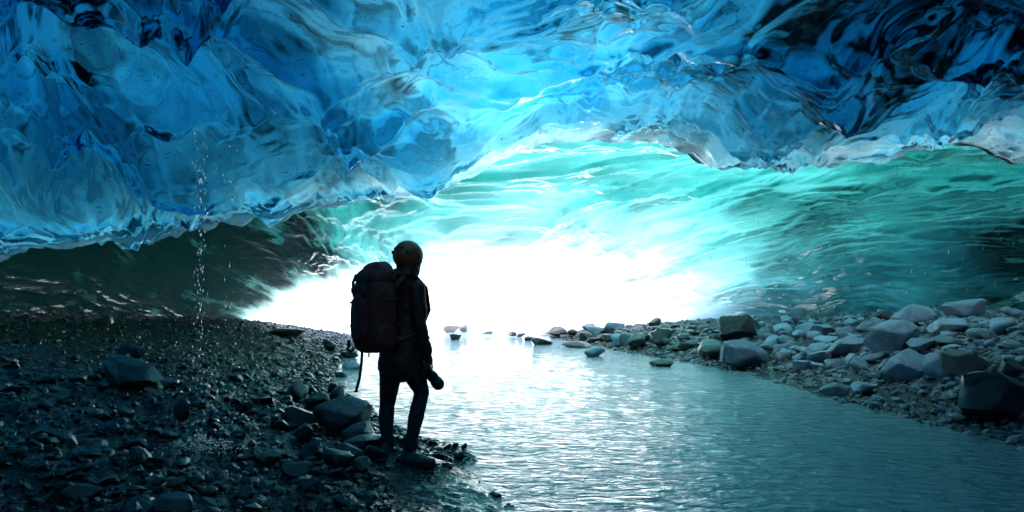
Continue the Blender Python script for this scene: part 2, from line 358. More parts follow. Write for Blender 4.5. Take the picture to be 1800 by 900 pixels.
def build_ceiling():
    # rows run from the lip back over the viewer; the first rows curl up behind the lip
    curl = np.linspace(math.pi / 2, 0, 10)[:-1]
    back = np.concatenate([np.arange(0, 5.6, 0.018), 5.6 + np.geomspace(0.05, 14.5, 36)])
    rows = len(curl) + 1 + len(back)
    cu = np.concatenate([-1 - np.geomspace(1, 0.02, 22), np.linspace(-1, 1, 600), 1 + np.geomspace(0.02, 1, 22)])
    S = np.concatenate([[0], np.zeros(len(curl)), back])
    Sg, U = np.meshgrid(S, cu, indexing='ij')
    Y0 = LIP_Y - Sg
    w = np.maximum(0.85 * Y0 + 0.8, 4.4)
    X = np.where(np.abs(U) <= 1, U * w, np.sign(U) * (w + (np.abs(U) - 1) * (13.5 - w)))
    rag = lip_rag(X)
    Y = Y0 + rag * np.exp(-Sg / 1.2)
    zl = z_lip(X) + 0.05 * gn(X * 2.4, X * 0 + 5, 63) + 0.03 * gn(X * 6, X * 0 + 5, 64)
    t = np.clip(Sg / 4.6, 0, 1)
    top = 4.12 - 0.32 * np.exp(-((X - 0.8) / 3.0)**2) + 0.15 * gn(X * 0.3, Y * 0.3, 65) + 0.15 * sst(-1.5, -4, X) + 0.12 * sst(3.0, 5.0, X)
    z = zl + (0.08 - 0.06 * np.exp(-((X - 0.8) / 3.0)**2)) * np.minimum(Sg, 3) + (top - zl - 0.24 * (1 - np.exp(-((X - 0.8) / 3.0)**2))) * sst(0.5 + 0.5 * sst(-4, 0, X), 4.6, Sg)
    side = np.maximum(sst(9.3, 12.5, np.abs(X)), sst(4.5, 9.0, -Y))
    z = z * (1 - side) - 0.6 * side
    smooth = z.copy()
    # scallops: shallow domes pressed up into the ice with sharp ridges hanging between them, warped by the flow
    w1 = gn(X * 0.7, Y * 0.7, 71); w2 = gn(X * 0.7 + 40, Y * 0.7, 73)
    wx = X + 0.9 * w1 + 0.12 * gn(X * 2.4, Y * 2.4, 72); wy = Y + 0.9 * w2 + 0.12 * gn(X * 2.4, Y * 2.4, 74)
    # long swept flutes on the right, rounder pockets on the left and in the middle
    flute = sst(2.2, 4.6, X) * sst(0.8, 2.2, Sg)
    ang = -0.55
    fx = wx * math.cos(ang) - wy * math.sin(ang); fy = wx * math.sin(ang) + wy * math.cos(ang)
    d1 = worley_s(wx * 0.85, wy * 1.0, 81, 30); d1f = worley_s(fx * 0.28, fy * 0.95, 82, 30)
    d2 = worley_s(wx * 2.0 + 7, wy * 2.4, 83, 26); d3 = worley_s(wx * 4.4, wy * 6.0, 84, 18); d4 = worley_s(wx * 9.0 + 0.8 * w2, wy * 12.0, 89, 18)
    big = (1 - flute) * (0.55 - d1 * 1.25) + flute * (0.45 - d1f * 1.2)
    lipn = np.exp(-(Sg / 1.7)**2)
    patch = 0.5 + 0.9 * gn(X * 0.45, Y * 0.45, 85)
    fine = sst(0.2, 0.8, patch + 0.5 * lipn)
    crest = np.clip(1 - 5.0 * np.abs(gn(wx * 0.9 + 3, wy * 1.1, 88)), 0, 1)**2                       # thin hanging crests
    mid = np.exp(-((X - 0.8) / 3.2)**2)
    disp = big * (1 - 0.8 * lipn) * (1 - 0.68 * mid) + (0.16 - d2 * 0.50) * (0.38 + 0.8 * fine) * (1 - 0.4 * flute) * (1 - 0.5 * lipn) * (1 - 0.6 * mid) + (0.035 - d3 * 0.10) * (0.12 + 0.8 * fine * fine + 0.6 * lipn) * (1 - 0.4 * mid)
    disp = disp + (0.012 - d4 * 0.035) * (sst(0.5, 1.0, fine) + 0.9 * lipn) - 0.07 * crest * (1 - 0.7 * lipn) * (1 - 0.4 * mid)
    disp = disp + 0.05 * gn(X * 1.7, Y * 1.7, 86) * (1 - 0.5 * lipn) + 0.012 * gn(X * 5 + 2, Y * 7, 87)
    k = sst(0.0, 0.35, Sg) * (1 - side)
    z = z + disp * (0.6 + 0.4 * k) * (1 - side)
    # curl behind the lip, then up the hidden face
    nC = len(curl)
    inner = np.stack([X, Y, z], -1)
    r = 0.05
    for i, ph in enumerate(curl):
        inner[1 + i, :, 1] = Y[nC + 1] + r * math.sin(ph); inner[1 + i, :, 2] = z[nC + 1] + r * (1 - math.cos(ph))
        inner[1 + i, :, 0] = X[nC + 1]
    thick = 0.62 - 0.22 * np.exp(-((X - 0.2) / 1.7)**2) + 0.9 * sst(2.0, 5.0, X) * sst(0.7, 2.0, Sg) + 0.95 * sst(-1.2, -4.5, X) + 0.25 * gn(X * 0.7, Y * 0.7, 91) + 0.4 * side
    thick = np.maximum(thick, 0.22) * (0.30 + 0.70 * sst(0, 1.2, Sg))
    outer = np.stack([X, Y, smooth + 0.10 + 0.25 * sst(0, 0.8, Sg) + thick + 0.2 * gn(X * 1.4, Y * 1.4, 92)], -1)
    for i in range(nC + 1):
        inner[0] = inner[1]; inner[0, :, 2] = inner[1, :, 2] + 0.02
        outer[i, :, 1] = Y[nC + 1] + 0.55 + 0.1 * i / nC; outer[i, :, 2] = np.maximum(outer[nC + 1, :, 2], inner[0, :, 2] + 0.02)
    sw = 0.8 * gn(X * 1.1, Y * 1.1, 94)
    murk_shade = 0.52 + 0.9 * fbm(X * 0.8 + sw, Y * 0.8 - sw, 4, 95, 0.5) + 0.25 * gn(X * 1.2 + 3 * sw, Y * 5.5 + 2 * sw, 96)
    _, c1 = worley(wx * 1.15 + 3, wy * 1.4, 121); _, c2 = worley(wx * 2.9, wy * 3.6 + 1, 122)
    murk_shade = murk_shade + 0.62 * (c1 - 0.5) + 0.34 * (c2 - 0.5)
    vein = np.clip(1 - 9.0 * np.abs(gn(X * 0.8 + sw, Y * 1.4 + sw, 97)), 0, 1)                       # dark silt layers
    murk_shade = murk_shade - 0.6 * vein * sst(-0.1, 0.35, gn(X * 0.5, Y * 0.5, 98))
    murk_shade = murk_shade - 0.62 * sst(1.2, 3.8, X) * sst(0.6, 2.0, Sg) - 0.3 * sst(-1.5, -4, X) * sst(2.5, 4.2, Sg) + 0.4 * np.exp(-(Sg / 1.8)**2) + 0.05 * sst(-1.0, -4, X) + 0.50 * np.exp(-((X - 0.2) / 1.5)**2)  # upper corners darkened, middle and lip brightened: daylight falloff painted into the skin
    murk_shade = 0.42 * np.clip(murk_shade, 0, 1) + (0.02 + 0.5 * np.clip(murk_shade, 0, 1)**1.5) * np.exp(-((X - 0.3) / 1.9)**2) * np.exp(-((Sg - 1.6) / 2.2)**2) + 0.12 * lipn * np.clip(murk_shade, 0, 1)  # more painted brightness in the middle and along the lip
    bright_rim = 0.35 * (1 - sst(0.0, 0.3, Sg + 0.25 * gn(X * 1.3, Y * 1.3, 131) + 0.12 * gn(X * 5, Y * 5, 132)))  # lip edge whitened in the material as a painted bright band
    slab('ice_ceiling', inner, outer, np.clip(murk_shade, 0, 1), 2, (0, 0, -1), (0, 0, 1), M['ice_blue'], 'scalloped clear blue glacier ice roofing the near cave', bright_rim)
build_ceiling()

# ------------------------------------------------------------------ ice vault between the lip and the mouth
def build_vault():
    ys = np.concatenate([np.linspace(10.55, 12, 24)[:-1], np.linspace(12, 28.6, 300)])
    th = np.linspace(0, math.pi, 560)
    Y, T = np.meshgrid(ys, th, indexing='ij')
    bl = itp(Y, [8, 14, 20, 25, 28.6], [-13.6, -13.2, -12.4, -11.5, -10.9])
    br = itp(Y, [8, 14, 20, 25, 28.6], [15, 12.6, 10.4, 8.8, 7.9])
    H = itp(Y, [10, 12, 14, 16, 20, 25, 28.6], [4.5, 4.8, 5.0, 5.1, 4.65, 3.45, 2.75])
    c = 0.5 * (bl + br); a = 0.5 * (br - bl)
    p = 2 / itp(Y, [8, 14, 24, 28.6], [3.6, 3.4, 2.7, 2.4])
    cx = np.sign(np.cos(T)) * np.abs(np.cos(T))**p; cz = np.abs(np.sin(T))**p
    X = c + a * cx; Z = H * cz - 0.05
    Z = np.minimum(Z, z_lip(X) + 0.26 + 0.9 * np.maximum(Y - 10.55, 0)**0.7 + 8 * sst(11.0, 12.6, Y))
    Y = Y + (lip_rag(X) + 0.02) * (1 - sst(10.55, 11.9, Y))
    N = np.stack([-np.cos(T) / a, 0 * T, -np.sin(T) / H], -1); N /= np.linalg.norm(N, axis=-1, keepdims=True)   # into the cave
    L = T * 9.0                                                                                            # length along the arch
    wx = L + 0.8 * gn(L * 0.35, Y * 0.35, 101); wy = Y + 0.8 * gn(L * 0.35 + 9, Y * 0.35, 102)
    al = wy * 0.97 + wx * 0.24; ac = wx * 0.97 - wy * 0.24; sh = al
    d1, _ = worley(ac * 0.8, al * 0.28, 103); d2, _ = worley(ac * 2.1, al * 0.65, 104); d3, _ = worley(ac * 4.6, al * 1.6, 105)
    disp = (d1 * 0.22 - 0.10) + (d2 * 0.20 - 0.07) + (d3 * 0.09 - 0.03) + 0.15 * gn(L * 0.25, Y * 0.2, 106) + 0.05 * gn(L * 1.3, Y * 1.3, 107)
    disp = disp * (1 - sst(25.5, 28.3, Y)) * (1 - 0.75 * sst(-6, -9.5, X))
    P = np.stack([X, Y, Z], -1)
    inner = P + N * disp[..., None]
    edge = sst(28.6, 19, Y)
    off = np.abs(X - 2.4 - 0.05 * (28 - Y)) / 9.5
    sidef = sst(0.2, 1.15, off)
    thick = 0.05 + 0.10 * sst(28.6, 27.6, Y) + 0.8 * edge**1.25 + 0.9 * sidef * sst(28.6, 24.0, Y) + 0.25 * edge * gn(L * 0.5, Y * 0.4, 108)
    thick = np.maximum(thick * (0.35 + 0.65 * sst(10, 15, Y)), 0.05)
    outer = P - N * (thick + 0.18 * edge)[..., None] + np.stack([0 * X, 0 * X, 0.10 * edge * gn(X, Y, 109)], -1)
    murk_shade = 0.82 + 0.6 * fbm(ac * 0.6, al * 0.22, 5, 110, 0.6) + 0.3 * gn(ac * 2.0, al * 0.5, 111)
    murk_shade = murk_shade - 0.5 * sidef * sst(28.5, 25, Y) - 0.55 * sst(-5.0, -10, X) * sst(28.4, 26.5, Y)  # sides and left painted darker, as if less daylight came through
    slab('ice_wall', inner, outer, np.clip(murk_shade, 0, 1), 3, (0, 0, -1), (0, 0, 1), M['ice_teal'], 'rippled translucent teal ice arching down to the cave mouth')
build_vault()

# ------------------------------------------------------------------ loose gravel: real pebbles, far too many to count
def ico(sub):
    bm = bmesh.new(); bmesh.ops.create_icosphere(bm, subdivisions=sub, radius=1.0)
    V = np.array([v.co[:] for v in bm.verts]); F = np.array([[v.index for v in f.verts] for f in bm.faces]); bm.free()
    return V, F
ICO = {k: ico(k) for k in (1, 2, 3, 4)}
def faceted(sub, planes, rounding, seed, stretch=(1, 1, 1), rough=0.03):
    """a broken stone: a ball cut back by planes, edges worn by rounding"""
    r = np.random.default_rng(seed); V, F = ICO[sub]
    N = r.normal(size=(planes, 3)); N /= np.linalg.norm(N, axis=1, keepdims=True)
    D = r.uniform(0.5, 0.86, planes)
    q = V @ N.T
    rad = np.where(q > 0.05, D / np.maximum(q, 0.05), 9.0)
    rad = np.minimum(rad, 1.6)
    k = 600.0 / rounding
    rr = -np.log(np.exp(-k * rad).sum(1) + np.exp(-k * 1.3)) / k
    P = V * rr[:, None]
    if rough:
        P = P * (1 + rough * (gn(V[:, 0] * 3 + seed, V[:, 1] * 3 + V[:, 2] * 2.1, seed % 97) + 0.5 * gn(V[:, 0] * 7 + seed, V[:, 2] * 7 - V[:, 1] * 5, seed % 89)))[:, None] * 1.0
    P = P - 0.5 * (P.max(0) + P.min(0)); P = P / (0.5 * (P.max(0) - P.min(0)))          # fills a 2 x 2 x 2 box
    return P * np.array(stretch), F
def rand_rot(n, r, flat):
    """random spins; flat keeps stones lying down"""
    a = r.uniform(0, 2 * math.pi, n); ax = r.normal(0, flat, n); ay = r.normal(0, flat, n)
    ca, sa = np.cos(a), np.sin(a); Rz = np.zeros((n, 3, 3)); Rz[:, 0, 0] = ca; Rz[:, 0, 1] = -sa; Rz[:, 1, 0] = sa; Rz[:, 1, 1] = ca; Rz[:, 2, 2] = 1
    cx, sx = np.cos(ax), np.sin(ax); Rx = np.zeros((n, 3, 3)); Rx[:, 0, 0] = 1; Rx[:, 1, 1] = cx; Rx[:, 1, 2] = -sx; Rx[:, 2, 1] = sx; Rx[:, 2, 2] = cx
    cy_, sy = np.cos(ay), np.sin(ay); Ry = np.zeros((n, 3, 3)); Ry[:, 1, 1] = 1; Ry[:, 0, 0] = cy_; Ry[:, 0, 2] = sy; Ry[:, 2, 0] = -sy; Ry[:, 2, 2] = cy_
    return Rx @ Ry @ Rz
def gravel(name, X, Y, size, mat, label, seed, flat=0.35, sub=1):
    r = np.random.default_rng(seed); Z = ground(X, Y)
    Vs = []; Fs = []; base = 0; kinds = 10; pick = r.integers(0, kinds, len(X)); rots = rand_rot(len(X), r, flat)
    for k in range(kinds):
        T, F = faceted(sub, 8, 9, seed * 31 + k, (1, r.uniform(0.6, 0.95), r.uniform(0.35, 0.65)), 0.0)
        m = pick == k; n = m.sum()
        P = np.einsum('nij,vj->nvi', rots[m], T) * size[m][:, None, None]
        P = P + np.stack([X[m], Y[m], Z[m] + size[m] * 0.18], 1)[:, None, :]
        Vs.append(P.reshape(-1, 3)); Fs.append((F[None] + (np.arange(n) * len(T))[:, None, None]).reshape(-1, 3) + base); base += n * len(T)
    me = mesh_np(name, np.concatenate(Vs), Fs, False)
    return tag(link(name, me, mat), label, kind='stuff')
def scatter_left(n, r, ymin=2.2, ymax=30):
    Y = 1 / r.uniform(1 / ymax, 1 / ymin, n * 3); Y = np.where(r.random(n * 3) < 0.35, r.uniform(ymin, ymax, n * 3), Y)
    s_ = np.abs(r.exponential(3.2, n * 3)); X = x_left(Y) + 0.1 - s_
    spit = (x_left(Y) - X < 0.75 - 0.25 * gn(X * 2, Y * 2, 9)) & (Y < 5.6) & (r.random(n * 3) < 0.93)
    ok = (X > -0.86 * Y - 0.6) & (X > -13) & ~spit; return X[ok][:n], Y[ok][:n]
def scatter_right(n, r, ymin=5.0, ymax=30):
    Y = 1 / r.uniform(1 / ymax, 1 / ymin, n * 3); s_ = r.uniform(-0.1, 7.5, n * 3); X = x_right(Y) + s_
    mg = itp(Y, [5, 10, 15], [1.3, 1.0, 0.1])
    keep = (s_ > mg) | (r.random(n * 3) < 0.22)
    ok = keep & (X < 0.86 * Y + 0.6) & (X < 12.3); return X[ok][:n], Y[ok][:n]
r_ = np.random.default_rng(5)
gx, gy = scatter_left(15000, r_); gravel('gravel', gx, gy, np.clip(r_.lognormal(-3.9, 0.5, len(gx)), 0.009, 0.07) * (0.75 + 0.02 * gy), M['gravel_wet'], 'black wet angular gravel covering the slope beside the hiker', 1)
gx, gy = scatter_left(1200, r_); gravel('cobble', gx, gy, np.clip(r_.lognormal(-3.0, 0.35, len(gx)), 0.035, 0.12), M['gravel_wet'], 'fist sized dark wet cobbles strewn over the black gravel slope', 2, sub=2)
gx, gy = scatter_right(12000, r_); gravel('gravel', gx, gy, np.clip(r_.lognormal(-3.45, 0.5, len(gx)), 0.015, 0.10), M['gravel_dry'], 'pale grey gravel between the boulders across the river', 3)
gx, gy = scatter_right(2200, r_); gravel('cobble', gx, gy, np.clip(r_.lognormal(-2.65, 0.35, len(gx)), 0.05, 0.15), M['gravel_dry'], 'grey cobbles packed between the boulders across the river', 4, sub=2)

# ------------------------------------------------------------------ boulders and stones one can point to: photo box, material, shape, label
def sharpen(me, ang):
    bm = bmesh.new(); bm.from_mesh(me)
    for e in bm.edges:
        if len(e.link_faces) == 2 and e.calc_face_angle(0) > ang: e.smooth = False
    bm.to_mesh(me); bm.free(); return me
def stone(name, box, mat, label, seed, rounding=14, sub=3, flat=1.0, group=None, cat='boulder', sink=0.12, planes=14):
    x0, y0, x1, y1 = box
    X, Y, g = hit(0.5 * (x0 + x1), y1 - 0.06 * (y1 - y0))
    w = (x1 - x0) * Y / FPX * 1.08; h = (y1 - y0) * Y / FPX
    dep = max(w, h) * 0.42
    r = np.random.default_rng(seed)
    P, F = faceted(sub, planes, rounding, seed, (1, 1, 1))
    top = h / (1 - sink * 0.6)
    P = P * np.array([0.5 * w, dep * r.uniform(0.85, 1.1), 0.5 * top])
    o = link(name, sharpen(mesh_np(name, P, [F]), 0.65 if rounding < 18 else 1.2), mat)
    o.location = (X, Y + dep * 0.55, max(g, -0.02) + 0.5 * top - sink * top)
    o.rotation_euler = (r.uniform(-.06, .06), r.uniform(-.06, .06), r.uniform(-.15, .15))
    tag(o, label, cat, group); PLACED.append((X, Y + dep * 0.55, 0.5 * w)); BOX[o.name] = box; return o
PLACED = []; BOX = {}
DRY, WET, BRN = M['rock_dry'], M['rock_wet'], M['rock_brown']
ANCHOR = []
BOULDERS = [
 ((1273,552,1345,604), WET, 8,  'big dark boulder with a flat sloping top, first large one past the rock ridge'),
 ((1271,597,1360,651), DRY, 16, 'broad speckled boulder overhanging its own shadow just above the river edge'),
 ((1230,598,1280,636), WET, 20, 'rounded black wet boulder touching the broad speckled boulder at the river edge'),
 ((1389,541,1418,571), DRY, 22, 'round pale boulder standing highest against the ice wall, left of the blocky one'),
 ((1408,567,1438,592), DRY, 40, 'smooth egg shaped pale stone below the round pale boulder'),
 ((1364,568,1400,594), DRY, 14, 'angular grey boulder beside the smooth egg shaped pale stone'),
 ((1430,570,1465,593), DRY, 16, 'low grey boulder right of the smooth egg shaped pale stone'),
 ((1463,589,1528,628), DRY, 12, 'long angular slab leaning before the big cracked boulder'),
 ((1398,634,1431,653), DRY, 36, 'smooth oval cobble lying alone at the edge of the dark wet sand'),
 ((1446,674,1500,698), DRY, 10, 'flat slab with a dark underside resting on the wet sand'),
 ((1503,673,1547,694), DRY, 10, 'pale flat topped slab next to the still pool'),
 ((1497,627,1535,656), DRY, 18, 'tilted pale oblong boulder on the small gravel above the flat slabs'),
 ((1577,535,1640,579), DRY, 14, 'large pale blocky boulder at the foot of the ice wall'),
 ((1541,563,1620,627), DRY, 12, 'biggest pale boulder, cracked across its broad upper face'),
 ((1679,524,1736,560), DRY, 10, 'pale wedge shaped boulder pointing up at the ice wall'),
 ((1652,560,1713,585), DRY, 26, 'smooth flat lens shaped boulder below the pale wedge'),
 ((1709,577,1747,600), DRY, 34, 'smooth domed stone right of the lens shaped boulder'),
 ((1746,559,1791,586), DRY, 18, 'low ridged boulder near the frame edge above the gravel'),
 ((1635,588,1702,612), DRY, 12, 'long low boulder lying behind the twin boulders of the pool'),
 ((1565,617,1644,673), DRY, 14, 'massive domed boulder standing at the head of the still pool'),
 ((1638,623,1680,673), DRY, 14, 'narrow boulder leaning on the massive domed boulder at the pool'),
 ((1671,617,1751,663), BRN, 8,  'brownish layered boulder with split ledges'),
 ((1703,653,1743,679), DRY, 20, 'small grey boulder wedged between the layered and the black boulder'),
 ((1695,655,1812,748), WET, 14, 'huge black wet boulder in the pool at the frame edge'),
 ((1600,595,1646,622), DRY, 14, 'grey boulder squeezed behind the massive domed boulder'),
 ((1757,628,1806,668), WET, 12, 'dark blocky boulder behind the huge black wet boulder'),
 ((1538,546,1580,566), WET, 12, 'low dark slab left of the large pale blocky boulder'),
 ((1362,603,1389,624), DRY, 14, 'small angular stone just behind the broad speckled boulder'),
 ((1372,613,1400,632), DRY, 18, 'small rounded stone right of the broad speckled boulder'),
 ((1422,603,1465,624), DRY, 16, 'pale lumpy stone left of the long angular slab'),
 ((1398,618,1428,634), DRY, 16, 'small flat stone above the smooth oval cobble'),
 ((1426,616,1467,640), DRY, 14, 'wide low stone under the pale lumpy stone'),
 ((1475,574,1507,596), DRY, 14, 'pale square stone above the long angular slab'),
 ((1439,591,1478,605), DRY, 12, 'thin flat stone between egg shaped stone and angular slab'),
 ((1335,578,1354,597), DRY, 24, 'small upright stone against the big dark flat topped boulder'),
 ((1347,589,1377,610), DRY, 14, 'pointed stone between the dark flat topped and angular grey boulders'),
 ((1376,555,1396,573), DRY, 16, 'small stone tucked left of the round pale boulder'),
 ((1489,558,1514,577), DRY, 12, 'upright pale stone on the skyline left of the dark slab'),
 ((1511,565,1535,584), DRY, 24, 'small round stone left of the biggest cracked boulder'),
 ((1545,635,1569,652), DRY, 14, 'small pale stone left of the massive domed boulder'),
 # the ridge that runs out to the mouth
 ((1026,608,1065,628), DRY, 24, 'rounded blue grey boulder standing in the shallow river'),
 ((1147,629,1181,646), WET, 12, 'dark pointed boulder in the river below the end of the ridge'),
 ((936,591,971,607), WET, 14,   'black low boulder at the water on the tip of the ridge'),
 ((958,574,998,593), WET, 10,   'dark slanting slab on top of the ridge near its tip'),
 ((1023,568,1046,582), WET, 20, 'dark round boulder on the crest of the ridge behind a paler one'),
 ((1031,571,1063,591), DRY, 20, 'pale square shouldered boulder on the crest of the ridge'),
 ((1063,565,1098,590), DRY, 18, 'largest rounded boulder on the crest of the ridge'),
 ((1075,587,1104,608), DRY, 22, 'teal grey egg shaped boulder half way down the ridge'),
 ((1090,586,1120,608), DRY, 18, 'blue grey boulder between the egg shaped and the dark boulder'),
 ((1105,585,1138,614), WET, 10, 'dark angular boulder with a sharp upper corner on the ridge'),
 ((1146,576,1185,607), WET, 12, 'tall dark slab leaning on the ridge slope'),
 ((1142,558,1164,575), WET, 18, 'black boulder on the crest where the ridge meets the ice'),
 ((990,599,1042,612), WET, 12,  'long flat dark rock along the waterline of the ridge'),
 ((922,590,938,599), WET, 18,   'small black stone in the water off the ridge tip'),
 ((909,584,925,593), WET, 16,   'pair-topped small black stone beyond the ridge tip'),
 ((889,582,908,591), WET, 12,   'outermost pointed black stone beyond the ridge tip'),
 ((791,586,810,598), WET, 8,    'lone triangular black stone in the white water beside the hiker'),
 ((777,571,806,585), BRN, 12,   'pale brown boulder on the far bright shore beside the hiker'),
 ((806,570,822,584), BRN, 12,   'smaller brown rock right of the far pale brown boulder'),
 ((846,577,866,587), BRN, 14,   'brownish flat rock on the far shore midway to the ridge'),
 # the slope and shore beside the hiker
 ((546,701,642,763), WET, 11,   'largest black boulder left of the hiker at the water'),
 ((563,679,603,713), WET, 9,    'sharp dark rock with a pale edge behind the largest black boulder'),
 ((536,694,575,728), WET, 9,    'leaning dark rock with a bright slanted edge left of the largest boulder'),
 ((498,671,536,702), WET, 18,   'round black rock up the slope from the leaning rock'),
 ((573,672,597,693), WET, 20,   'small round rock at the water behind the sharp dark rock'),
 ((524,678,549,697), WET, 16,   'small rock squeezed between the round and the leaning rock'),
 ((496,713,566,752), WET, 12,   'long low dark rock left of the largest black boulder'),
 ((515,746,550,779), WET, 9,    'pointed black rock below the long low dark rock'),
 ((598,744,651,781), WET, 8,    'wedge shaped rock under the largest black boulder'),
 ((604,769,674,795), WET, 8,    'flat pale topped slab beside the hikers boots'),
 ((565,788,617,827), WET, 9,    'angular peaked rock below the flat slab near the boots'),
 ((609,808,651,833), WET, 18,   'rounded wet stone nearest the boots on the gravel'),
 ((638,783,673,815), WET, 12,   'shadowed stone wedged between flat slab and boot'),
 ((628,749,653,763), WET, 16,   'small dark stone at the water above the wedge shaped rock'),
 ((641,760,670,775), WET, 12,   'thin dark stone at the water just above the flat slab'),
 ((497,815,542,841), WET, 12,   'low dark rock on the gravel below the pointed black rock'),
 ((577,781,635,809), WET, 12,   'dark block between wedge shaped and angular peaked rock'),
 ((600,633,634,650), DRY, 18,   'pale capped stone standing in the water behind the backpack'),
 ((587,652,607,663), WET, 10,   'small black pointed stone in the water below the pale capped stone'),
 ((596,616,628,630), WET, 14,   'low black stone in the water above the pale capped stone'),
 ((567,598,590,618), WET, 20,   'round black boulder at the end of the gravel slope'),
 ((462,577,527,593), WET, 12,   'long dark mound on the gravel against the bright mouth'),
 ((158,628,260,688), WET, 12,   'big dark hump backed boulder far up the gravel slope'),
 ((208,604,242,638), WET, 12,   'dark block standing behind the hump backed boulder'),
 ((300,704,331,742), WET, 8,    'upright rock with a bright edge beside the falling trickle'),
 ((94,854,167,887), WET, 14,    'broad dark rock low in the gravel near the frame corner'),
 ((258,876,328,906), WET, 14,   'dark rock cut by the lower frame edge'),
 ((164,555,192,571), WET, 16,   'small dark boulder on the skyline of the gravel slope'),
]
for k, (box, mat, rd, lab) in enumerate(BOULDERS):
    big = (box[2] - box[0]) > 34
    stone('boulder' if big else 'stone', box, mat, lab, 300 + k, rd, 4 if (box[2] - box[0]) > 60 else 3, cat='boulder' if big else 'stone')
# plainer stones between them
def more(n, region, wr, mat, label, group, seed):
    r = np.random.default_rng(seed); made = 0; tries = 0
    while made < n and tries < n * 12:
        tries += 1
        px = r.uniform(region[0], region[2]); w = r.uniform(*wr)
        top, bot = region[1](px), region[3](px); py = r.uniform(top, bot)
        w = w * (0.7 + 0.6 * (py - top) / max(bot - top, 1)); h = w * r.uniform(0.4, 0.75)
        X, Y, g = hit(px, py)
        if g < 0.02 or any((X - a)**2 + (Y - b)**2 < (c * 0.6 + 0.36 * w * Y / FPX)**2 for a, b, c in PLACED): continue
        stone('stone', (px - w / 2, py - h, px + w / 2, py), mat, label, seed * 1000 + tries, r.choice([10, 14, 22]), 2, group=group, cat='stone'); made += 1
more(110, (1290, lambda x: itp(x, [1290, 1400, 1800], [580, 560, 536]), 1800, lambda x: itp(x, [1290, 1450, 1800], [622, 655, 655])), (12, 30), DRY, 'plain grey stone lying among the boulders across the river', 'plain stones across the river', 41)
more(55, (980, lambda x: itp(x, [980, 1290], [590, 562]), 1270, lambda x: itp(x, [980, 1290], [600, 632])), (11, 26), WET, 'small dark stone packed into the rock ridge at the mouth', 'small stones of the ridge', 42)
more(55, (20, lambda x: itp(x, [0, 300, 600], [580, 590, 630]), 660, lambda x: itp(x, [0, 500, 660], [890, 890, 830])), (10, 24), WET, 'dark wet stone half sunk in the black gravel slope', 'stones in the black gravel slope', 43)

# wet ledge under the hiker's boots, washed by the river
def build_ledge():
    nr, nt_ = 46, 150
    r, a = np.meshgrid(np.linspace(0.0, 1, nr), np.linspace(0, 2 * math.pi, nt_ + 1), indexing='ij')
    rim = 1 + 0.14 * gn(np.cos(a) * 1.6, np.sin(a) * 1.6, 141)
    ux = 0.52 * r * rim * np.cos(a); uy = 1.0 * r * rim * np.sin(a); c, s_ = math.cos(0.18), math.sin(0.18)
    X = -0.50 + ux * c - uy * s_; Y = 4.58 + ux * s_ + uy * c
    Z = -0.07 + 0.135 * (1 - r**2.2) + (0.06 * gn(X * 2.6, Y * 2.2, 142) + 0.026 * gn(X * 8 + Y * 3, Y * 11, 143) + 0.010 * gn(X * 24 + Y * 9, Y * 30, 144)) * (1 - r**4)
    V = np.stack([X, Y, Z], -1).reshape(-1, 3); F = orient(V, quads(nr, nt_ + 1), (0, 0, 1))
    m, nt = new_mat('ledge_wet'); t = NT(nt); co = t.n('NewGeometry').outputs['Position']
    n = t.noise(co, 6, 5, 0.6); bs = t.n('BsdfPrincipled'); t.l(t.mixc(n, (0.012, 0.014, 0.016), (0.05, 0.053, 0.056)), bs.inputs['Base Color'])
    bs.inputs['Roughness'].default_value = 0.3; bs.inputs['Coat Weight'].default_value = 1.0; bs.inputs['Coat Roughness'].default_value = 0.08; bs.inputs['Coat IOR'].default_value = 1.4
    w = t.noise(t.mapping(co, (1, 2.2, 1), (0, 0, 0.5)), 16, 3, 0.55, 0.8); nb = t.bump(w, 0.9, 0.035); t.l(nb, bs.inputs['Normal']); t.l(nb, bs.inputs['Coat Normal'])
    o = t.n('OutputMaterial'); t.l(bs.outputs[0], o.inputs['Surface'])
    tag(link('rock_ledge', mesh_np('rock_ledge', V, [F]), m), 'smooth shiny wet rock ledge under the hikers boots, washed by the river', 'rock')
build_ledge()
# give a plain stone its own label where a boulder one can name lies beside it
NAMED = {0: 'big dark flat topped boulder', 1: 'broad speckled boulder at the river', 3: 'round pale boulder under the ice', 4: 'egg shaped pale stone', 5: 'angular grey boulder', 7: 'long angular slab',
         8: 'smooth oval cobble', 9: 'flat slab on wet sand', 11: 'tilted oblong boulder', 12: 'pale blocky boulder under the ice', 13: 'biggest cracked boulder', 14: 'pale wedge shaped boulder',
         15: 'lens shaped boulder', 16: 'smooth domed stone', 18: 'long low boulder', 19: 'massive domed boulder', 21: 'brownish layered boulder', 23: 'huge black boulder', 40: 'boulder in the shallow river',
         42: 'black boulder at the ridge tip', 45: 'pale square boulder on the crest', 46: 'largest boulder on the crest', 49: 'sharp cornered dark boulder', 50: 'tall leaning slab', 60: 'largest black boulder',
         63: 'round black rock', 66: 'long low dark rock', 67: 'pointed black rock', 69: 'flat slab by the boots', 70: 'angular peaked rock', 80: 'round black boulder', 82: 'hump backed boulder', 84: 'bright edged upright rock', 85: 'broad dark rock'}
used = set()
